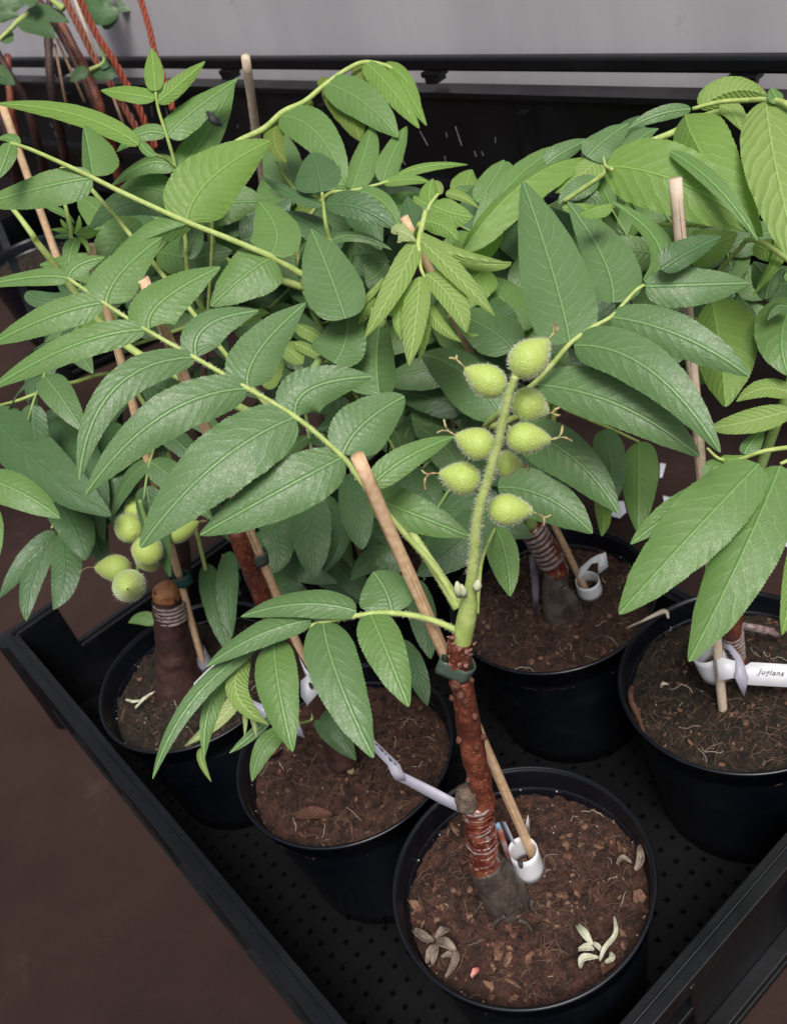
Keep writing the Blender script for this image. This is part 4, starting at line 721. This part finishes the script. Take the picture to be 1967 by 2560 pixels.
# tag E, B
tE = ring_tag(K(7, 1135, 1035), .155, 26, 50, 'white tag at the foot of the stake beside the blue-tied stub', mat=M_TAGG)
strip(tE, 'keyhole_strip', sp2(7, [(1085, 1140, 1115, 1200, .93, .93), (1160, 1065, 1200, 1100, .93, .93), (1225, 1010, 1245, 1040, .935, .935)]), M_TAG); hole_disc(tE, 7, 1155, 1130, 26, .927)
strip(tE, 'written_strip', sp2(7, [(1250, 1160, 1270, 1230, .92, .92), (1500, 1270, 1480, 1340, .88, .88), (1680, 1390, 1640, 1434, .86, .86)]), M_TAGG)
tB = ring_tag((860, 1560), .20, 16, 20, 'small white tag hanging between the hanging leaflets over the left front pot') if False else empty('plant_tag', P(*K(8, 380, 1190), .72), 'small white tag with a round notch between the drooping leaflets of the low leaf', 'tag', 'white loop plant tags')
strip(tB, 'notched_end', sp2(13, [(1060, 640, 1060, 800, .75, .75), (1145, 565, 1130, 895, .745, .745), (1200, 700, 1240, 770, .745, .745)]), M_TAG); hole_disc(tB, 13, 1165, 690, 38, .742)
strip(tB, 'strip', sp2(13, [(1040, 380, 1060, 420, .76, .76), (1100, 500, 1110, 590, .755, .755), (1150, 570, 1170, 640, .75, .75)]), M_TAG)
strip(tB, 'loose_end', sp2(13, [(550, 850, 570, 930, .77, .77), (720, 960, 690, 1010, .77, .77), (1000, 1060, 860, 1140, .775, .775), (1040, 1080, 1100, 1240, .775, .775)]), M_TAGG)
# film tails
o = strip(A, 'tape_tail', sp2(11, [(1198, 490, 1222, 480, .715, .715), (1215, 535, 1240, 525, .715, .715), (1240, 600, 1260, 590, .725, .725), (1262, 690, 1288, 692, .735, .735)]), stem_mat('red_film', (.35,.10,.07), (.5,.45,.5), .3, 60))
o = strip(A, 'tape_tip', sp2(11, [(1197, 492, 1222, 482, .7135, .7135), (1208, 520, 1234, 512, .7135, .7135)]), M_BLUE)
strip(C, 'tape_tail', sp2(9, [(235, 420, 275, 415, .90, .90), (240, 500, 285, 495, .91, .91), (255, 640, 290, 640, .92, .92), (262, 760, 282, 765, .935, .935)]), stem_mat('smoky_film', (.10,.08,.10), (.16,.14,.17), .25, 60))
strip(D, 'tape_tail', sp2(9, [(1420, 795, 1425, 835, .84, .84), (1520, 810, 1520, 855, .84, .84), (1600, 830, 1590, 865, .845, .845), (1650, 875, 1640, 895, .85, .85)]), M_FILM)
# ------------------------------------------------------------ litter on the soil
def curl(k, pts, wpx, z, name, mat, label, cat='dead leaf', grp='shrivelled bits on the soil'):
    root = None; m = MB()
    for (pl, wp) in zip(pts, wpx):
        q = [PZ(*K(k, x, y), z+dz) for (x, y, dz) in pl]; q = spline(q, 6); w_ = wp*KS[k][2]*DP(q[0])/F; n = len(q); vs = []; fs = []
        for i, p in enumerate(q):
            t = (q[min(i+1, n-1)]-q[max(i-1, 0)]).normalized(); s = t.cross(Vector((0, 0, 1))).normalized(); pr = math.sin(math.pi*(.08+.88*i/(n-1)))**.6
            for j in range(-3, 4): a = j/3; vs.append(p+s*w_*pr*a*.8+Vector((0, 0, 1))*(w_*.9*pr*a*a+.0008*noise.noise(p*400+Vector((j*3, 0, 0)))))
        fs = [(i*7+j, i*7+j+1, (i+1)*7+j+1, (i+1)*7+j) for i in range(n-1) for j in range(6)]; m.add(vs, fs)
    o = m.build(name, mat, solid=.0006); return tag(o, label, cat, None)
curl(11, [[(820, 990, .004), (870, 1030, .008), (915, 1045, .006)], [(920, 1040, .006), (960, 1000, .012), (995, 990, .006)], [(920, 1050, .006), (970, 1060, .012), (1020, 1090, .008)], [(930, 1060, .004), (900, 1100, .008), (880, 1150, .004)], [(930, 1060, .006), (920, 1110, .008), (905, 1160, .004)], [(1020, 1090, .008), (1015, 1150, .010), (970, 1220, .004)], [(950, 1120, .004), (990, 1110, .006), (1030, 1140, .006)]],
     [26, 26, 30, 22, 20, 22, 16], .150, 'dead_leaf', M_DEAD, 'grey shrivelled leaf lying at the left of the front pot soil')
curl(12, [[(505, 1150, .006), (545, 1200, .012), (590, 1260, .008)], [(510, 1290, .004), (560, 1280, .008), (600, 1285, .006)], [(520, 1390, .002), (540, 1340, .008), (625, 1330, .006)], [(630, 1350, .004), (660, 1280, .010), (720, 1200, .012), (712, 1100, .008)], [(660, 1360, .004), (700, 1340, .008), (690, 1300, .006)], [(590, 1250, .006), (620, 1270, .006), (645, 1300, .005)]],
     [26, 26, 26, 16, 20, 16], .150, 'dead_leaf', M_DEADP, 'pale yellow curled leaf scraps near the right rim of the front pot')
curl(12, [[(725, 810, .004), (760, 775, .008), (810, 800, .005)], [(830, 845, .004), (860, 790, .008), (850, 700, .006)]], [18, 26], .150, 'dead_leaf', M_DEAD, 'two-lobed grey scrap against the right wall of the front pot')
curl(11, [[(1090, 1215, .002), (1110, 1190, .005), (1125, 1170, .003)]], [18], .150, 'fallen_petal', M_RED, 'small pink-red petal near the front of the front pot soil', 'petal')
curl(10, [[(1395, 460, .002), (1480, 455, .006), (1570, 450, .002)]], [40], .149, 'bark_chip', M_CHIP, 'large flat orange-brown bark chip on the left front pot soil', 'bark chip')
curl(10, [[(1240, 180, .002), (1290, 160, .006), (1330, 140, .002)]], [28], .149, 'bark_chip', M_CHIP, 'pinkish-brown chip beside the left wall of the left front pot', 'bark chip')
curl(7, [[(760, 1280, .003), (810, 1230, .006), (870, 1185, .005)], [(705, 1230, .003), (750, 1245, .004), (790, 1235, .003)]], [12, 10], .150, 'dead_leaf', M_DEADP, 'yellow-green scrap on the dark soil by the blue-tied stub')
m = MB(); q = spline([PZ(*K(9, 780, 830), .155), PZ(*K(9, 880, 785), .172), PZ(*K(9, 990, 735), .176), PZ(*K(9, 1015, 775), .174)], 6); m.tube(q, lerps([.0008, .0014, .0022, .0008], len(q)), 7, bump=.4); tag(m.build('dry_twig', M_FIBW), 'dry pale twig bridging the rims of two pots on the right', 'twig')
m = MB(); q = spline([PZ(*K(9, 810, 1160), .155), PZ(*K(9, 805, 1230), .16), PZ(*K(9, 850, 1330), .155), PZ(*K(9, 880, 1420), .15)], 6); m.tube(q, lerps([.0022, .0026, .0012], len(q)), 7, bump=.4); tag(m.build('dry_root', M_CHIP), 'reddish dry root along the left wall of the rightmost pot', 'root')
m = MB(); q = spline([PZ(*K(9, 970, 1160), .151), PZ(*K(9, 985, 1140), .156), PZ(*K(9, 1015, 1145), .153)], 6); m.tube(q, lerps([.001, .0016, .0006], len(q)), 7); tag(m.build('root_curl', M_FIBW), 'small cream root curl on the rightmost pot soil', 'root')
# dark dried catkin caught on an upper left leaflet
m = MB(); q = [P(*K(1, x, y), d) for (x, y, d) in ((1165, 632, .712), (1190, 660, .708), (1210, 685, .708), (1240, 700, .712))]; q = spline(q, 6); m.tube(q, lerps([.0012, .003, .0026, .001], len(q)), 9, bump=.6)
for k in range(60):
    p = q[R.randrange(len(q))]; e = Vector((R.uniform(-1, 1), R.uniform(-1, 1), R.uniform(-1, 1))).normalized()*.005; m.tube([p, p+e], [.0003, .0001], 4)
tag(m.build('dry_catkin', M_INK), 'black shrivelled catkin stuck on an upper left leaflet', 'catkin')
# white litter on the floor behind the pots
def scrap(k, poly, z, label):
    m = MB(); pts = [PZ(*K(k, x, y), z+R.uniform(0, .006)) for (x, y) in poly]; m.add(pts, [tuple(range(len(pts)))]); tag(m.build('paper_scrap', M_TAG, solid=.0008, smooth=False), label, 'paper scrap')
scrap(9, [(690, 200), (735, 120), (765, 120), (780, 180), (740, 215)], .001, 'torn white paper scrap behind the rear right pot rim')
scrap(9, [(985, 90), (1040, 100), (1020, 125), (990, 130)], .001, 'tiny white paper flake on the floor between the right pots')
scrap(9, [(1600, 310), (1640, 230), (1760, 200), (1760, 380), (1640, 370), (1580, 385)], .001, 'crumpled white paper behind the rightmost pot at the frame edge')
scrap(6, [(965, 1330), (968, 1250), (1000, 1255), (980, 1330)], .001, 'narrow white paper sliver beside a hanging leaflet on the right')
# ------------------------------------------------------------ rear left: roped saplings
def rope(pts, rpx, label, mat):
    q = spline([P(*K(15, x, y), d) for (x, y, d) in pts], 30); m = MB(); r = rpx*.25*DP(q[0])/F; acc = 0; n = len(q)
    L = [0]
    for i in range(1, n): L.append(L[-1]+(q[i]-q[i-1]).length)
    t = (q[-1]-q[0]).normalized(); x = t.orthogonal().normalized(); y = t.cross(x)
    for s in range(3):
        m.tube([p+(x*math.cos(6.283*(l/(r*7.5)+s/3))+y*math.sin(6.283*(l/(r*7.5)+s/3)))*r*.62 for p, l in zip(q, L)], r*.5, 8, cap=True)
    tag(m.build('twisted_rope', mat), label, 'rope', 'orange twisted ropes')
rope([(640, -40, 1.28), (830, 340, 1.28), (960, 600, 1.28), (1130, 880, 1.28), (1330, 1220, 1.29), (1500, 1520, 1.3)], 34, 'salmon twisted rope left of its brighter partner at top left', M_ROPE)
rope([(780, -60, 1.22), (960, 330, 1.22), (1130, 590, 1.22), (1270, 850, 1.23), (1400, 1100, 1.24), (1470, 1280, 1.25), (1560, 1480, 1.26)], 34, 'bright red-orange twisted rope crossing the rail at top left', M_ROPED)
rope([(1400, -40, 1.3), (1500, 300, 1.3), (1560, 560, 1.3), (1680, 900, 1.3), (1730, 1100, 1.3)], 30, 'orange twisted rope behind the topmost bright leaflets', M_ROPED)
rope([(-40, 1000, 1.34), (100, 1180, 1.34), (60, 1300, 1.34)], 26, 'red rope end at the left edge below the dark stems', M_ROPE) if False else None
def rs(k, pts, r, name, mat, label, cat, extra=None, grp=None):
    root = empty(name, P(*K(k, *pts[-1][:2]), pts[-1][2]), label, cat, grp)
    q = spline([P(*K(k, x, y), d) for (x, y, d) in pts], 8); m = MB(); rr = lerps([a*KS[k][2]*DP(p)/F for a, p in zip(r, q[::8])], len(q)); m.tube(q, rr, 12, bump=.18, seed=int(pts[0][0])); m.build('trunk', mat, root); return root
t1 = rs(15, [(500, -40, 1.42), (490, 400, 1.42), (510, 800, 1.42), (560, 1100, 1.44), (640, 1500, 1.5), (700, 2000, 1.6)], [30, 42, 44, 44, 44, 46], 'roped_sapling', M_BARKD, 'dark straight stem behind the ropes at top left', 'sapling', grp='rear saplings')
t2 = rs(15, [(600, 200, 1.36), (780, 550, 1.36), (900, 800, 1.37), (1010, 1100, 1.38), (1110, 1450, 1.42), (1250, 2000, 1.5)], [40, 48, 50, 50, 50, 50], 'roped_sapling', M_BARK, 'reddish leaning stem just left of the two ropes', 'sapling', grp='rear saplings')
t3 = rs(15, [(-60, 450, 1.3), (120, 780, 1.3), (230, 970, 1.31), (330, 1250, 1.33), (420, 1600, 1.38), (520, 2100, 1.5)], [34, 38, 42, 44, 44, 46], 'roped_sapling', M_BARKD, 'grey-brown slanting stem at the left edge', 'sapling', grp='rear saplings')
t4 = rs(15, [(330, -40, 1.45), (600, 300, 1.45), (800, 700, 1.46), (1000, 1150, 1.48), (1200, 1600, 1.55)], [50, 50, 44, 40, 40], 'roped_sapling', M_BARKD, 'thick shadowed stem behind the reddish leaning stem', 'sapling', grp='rear saplings')
t5 = rs(15, [(80, 550, 1.5), (110, 1000, 1.5), (200, 1500, 1.55)], [34, 36, 36], 'roped_sapling', M_BARK, 'short dull red stem between the leftmost stems', 'sapling', grp='rear saplings')
t6 = rs(15, [(-40, 1050, 1.2), (40, 1250, 1.2), (110, 1500, 1.22), (200, 1900, 1.3)], [50, 54, 50, 50], 'roped_sapling', M_BARKD, 'stout brown stem at the left edge under the long leaflet', 'sapling', grp='rear saplings')
for i, (a_, b_, d_, l_) in enumerate((((740, -30), (990, 620), 1.26, 'thin pale stake between the two orange ropes'), ((550, 440), (670, 1080), 1.3, 'thin greyish stake beside the dark straight stem'), ((570, 380), (850, 1020), 1.31, 'thin tape-tied stake crossing the dark stems'), ((1130, 960), (1270, 1330), 1.25, 'thin stake below the two small round leaves at top left'))):
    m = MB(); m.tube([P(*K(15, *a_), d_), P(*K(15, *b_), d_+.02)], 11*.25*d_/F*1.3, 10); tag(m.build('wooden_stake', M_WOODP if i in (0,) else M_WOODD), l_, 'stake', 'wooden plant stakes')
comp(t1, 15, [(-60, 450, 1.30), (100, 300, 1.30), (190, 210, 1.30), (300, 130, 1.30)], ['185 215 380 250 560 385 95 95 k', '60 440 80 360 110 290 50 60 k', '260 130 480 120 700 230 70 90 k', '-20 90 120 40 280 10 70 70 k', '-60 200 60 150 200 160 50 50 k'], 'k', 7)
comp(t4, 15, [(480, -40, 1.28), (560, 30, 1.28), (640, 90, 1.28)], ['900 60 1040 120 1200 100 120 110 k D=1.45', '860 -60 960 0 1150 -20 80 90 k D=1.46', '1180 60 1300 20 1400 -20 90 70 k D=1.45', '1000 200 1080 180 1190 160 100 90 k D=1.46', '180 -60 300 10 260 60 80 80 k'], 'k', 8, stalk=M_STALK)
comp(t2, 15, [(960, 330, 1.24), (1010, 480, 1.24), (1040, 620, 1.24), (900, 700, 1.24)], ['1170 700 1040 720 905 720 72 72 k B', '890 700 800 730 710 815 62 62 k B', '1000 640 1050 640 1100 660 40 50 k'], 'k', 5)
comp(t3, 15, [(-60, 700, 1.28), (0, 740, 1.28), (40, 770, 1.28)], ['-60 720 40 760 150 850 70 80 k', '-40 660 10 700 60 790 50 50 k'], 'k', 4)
# small grey-green growing tip at left
comp(B, 1, [(400, 1440, .70), (410, 1340, .70), (400, 1300, .70)], ['410 1310 370 1270 340 1225 16 16 g', '405 1300 390 1250 375 1200 16 16 g', '420 1310 440 1270 445 1205 18 18 g', '400 1310 350 1290 285 1285 16 16 g', '400 1320 350 1320 300 1330 16 14 m', '430 1320 480 1290 500 1260 20 20 m', '430 1330 400 1400 380 1520 38 48 m', '440 1310 500 1310 560 1290 26 22 g', '440 1330 480 1360 500 1420 14 16 g'], 'g', 6, node=PY(720, 1080, yB+.03))
comp(B, 1, [(30, 1120, .72), (110, 1215, .72), (180, 1310, .72), (260, 1420, .73)], ['270 1160 350 1190 420 1250 20 20 m'], 'm', 10, node=PY(720, 1080, yB+.03))
# ------------------------------------------------------------ pots standing behind, in a second crate
for (u, v, l_, sd) in ((70, 640, 'black pot in the shade behind the upper left leaves', 11), (330, 560, 'black pot under the roped stems', 12)):
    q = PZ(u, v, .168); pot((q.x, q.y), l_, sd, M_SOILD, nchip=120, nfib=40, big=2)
# low, deep foliage of the hidden saplings: natural compound leaves
def wild(pl, origin, azd, elev, L, nl, mats, seed, lw=.34, ll=.06):
    rr = random.Random(seed); a = math.radians(azd); o = Vector(origin); d = Vector((math.cos(a)*math.cos(elev), math.sin(a)*math.cos(elev), math.sin(elev)))
    pts = []; p = o.copy()
    for i in range(12): pts.append(p.copy()); d = (d+Vector((0, 0, -.10))).normalized(); p += d*L/11
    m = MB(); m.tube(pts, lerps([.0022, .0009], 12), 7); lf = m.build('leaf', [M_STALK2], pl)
    for i in range(nl):
        s = .25+.75*i/(nl-1) if nl > 1 else 1; k = min(10, int(s*11)); b = pts[k]; t = (pts[k+1]-pts[k]).normalized(); sd = t.cross(Vector((0, 0, 1))).normalized()
        for sg in (-1, 1):
            if i == nl-1 and sg == 1: continue
            dr = (sd*sg*(.9 if i < nl-1 else .1)+t*.5+Vector((0, 0, rr.uniform(-.35, .05)))).normalized(); l_ = ll*rr.uniform(.75, 1.15); tip = b+dr*l_+Vector((0, 0, -l_*.22)); mi = b+dr*l_*.5+Vector((0, 0, l_*.03))
            leaflet(lf, b, mi, tip, Vector((rr.uniform(-.25, .25), rr.uniform(-.4, .1), 1)), l_*lw*.5*1.1, l_*lw*.5*1.1, LM[rr.choice(mats)])
for i, (pl, px_, y_, azs) in enumerate(((Fp, (760, 980), .86, (200, 150, 100, 330, 20, 260)), (Fp, (900, 760), .90, (170, 120, 60, 10, 300)), (E_, (470, 1000), .80, (190, 130, 250, 80, 20)), (E_, (300, 760), .86, (180, 120, 240, 60, 0)), (C, (1300, 1000), .74, (150, 90, 30, 200)), (D, (1750, 900), .62, (60, 110, 30)))):
    o = PY(*px_, y_)
    for j, a_ in enumerate(azs): wild(pl, o, a_+R.uniform(-12, 12), R.uniform(.05, .5), R.uniform(.10, .15), 4, 'kkb' if i != 5 else 'km', 100+i*10+j)
for j in range(12):   # unseen crowns of the roped saplings, added above the picture for their shade
    wild((t1, t2, t3, t4)[j % 4], (R.uniform(-.60, -.12), R.uniform(.98, 1.2), R.uniform(.86, .98)), R.uniform(0, 360), R.uniform(-.1, .3), R.uniform(.14, .2), 5, 'kb', 300+j, .45, .08)
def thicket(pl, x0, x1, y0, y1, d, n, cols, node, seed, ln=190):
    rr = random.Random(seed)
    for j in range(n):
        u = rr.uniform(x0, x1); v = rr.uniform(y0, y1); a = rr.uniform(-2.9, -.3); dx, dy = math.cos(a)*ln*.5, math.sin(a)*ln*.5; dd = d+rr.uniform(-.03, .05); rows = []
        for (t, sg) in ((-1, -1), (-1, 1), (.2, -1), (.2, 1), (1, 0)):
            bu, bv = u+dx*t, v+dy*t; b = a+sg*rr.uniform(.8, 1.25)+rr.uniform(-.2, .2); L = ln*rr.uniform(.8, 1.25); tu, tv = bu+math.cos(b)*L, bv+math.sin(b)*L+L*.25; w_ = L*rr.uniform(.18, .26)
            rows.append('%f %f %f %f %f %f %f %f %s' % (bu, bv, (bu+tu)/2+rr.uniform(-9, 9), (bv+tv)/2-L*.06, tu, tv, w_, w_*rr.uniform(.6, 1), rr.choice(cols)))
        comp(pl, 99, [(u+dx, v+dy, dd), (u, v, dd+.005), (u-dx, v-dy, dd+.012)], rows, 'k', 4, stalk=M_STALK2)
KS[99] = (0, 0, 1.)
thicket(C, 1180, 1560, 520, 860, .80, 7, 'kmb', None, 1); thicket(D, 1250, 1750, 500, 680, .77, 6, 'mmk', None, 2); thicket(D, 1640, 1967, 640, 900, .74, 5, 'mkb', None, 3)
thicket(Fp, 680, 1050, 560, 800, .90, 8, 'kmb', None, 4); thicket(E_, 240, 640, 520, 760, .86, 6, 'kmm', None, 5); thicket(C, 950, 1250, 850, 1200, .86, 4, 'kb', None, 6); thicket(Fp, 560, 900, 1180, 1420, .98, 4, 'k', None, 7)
print('leaflets', LCOUNT)
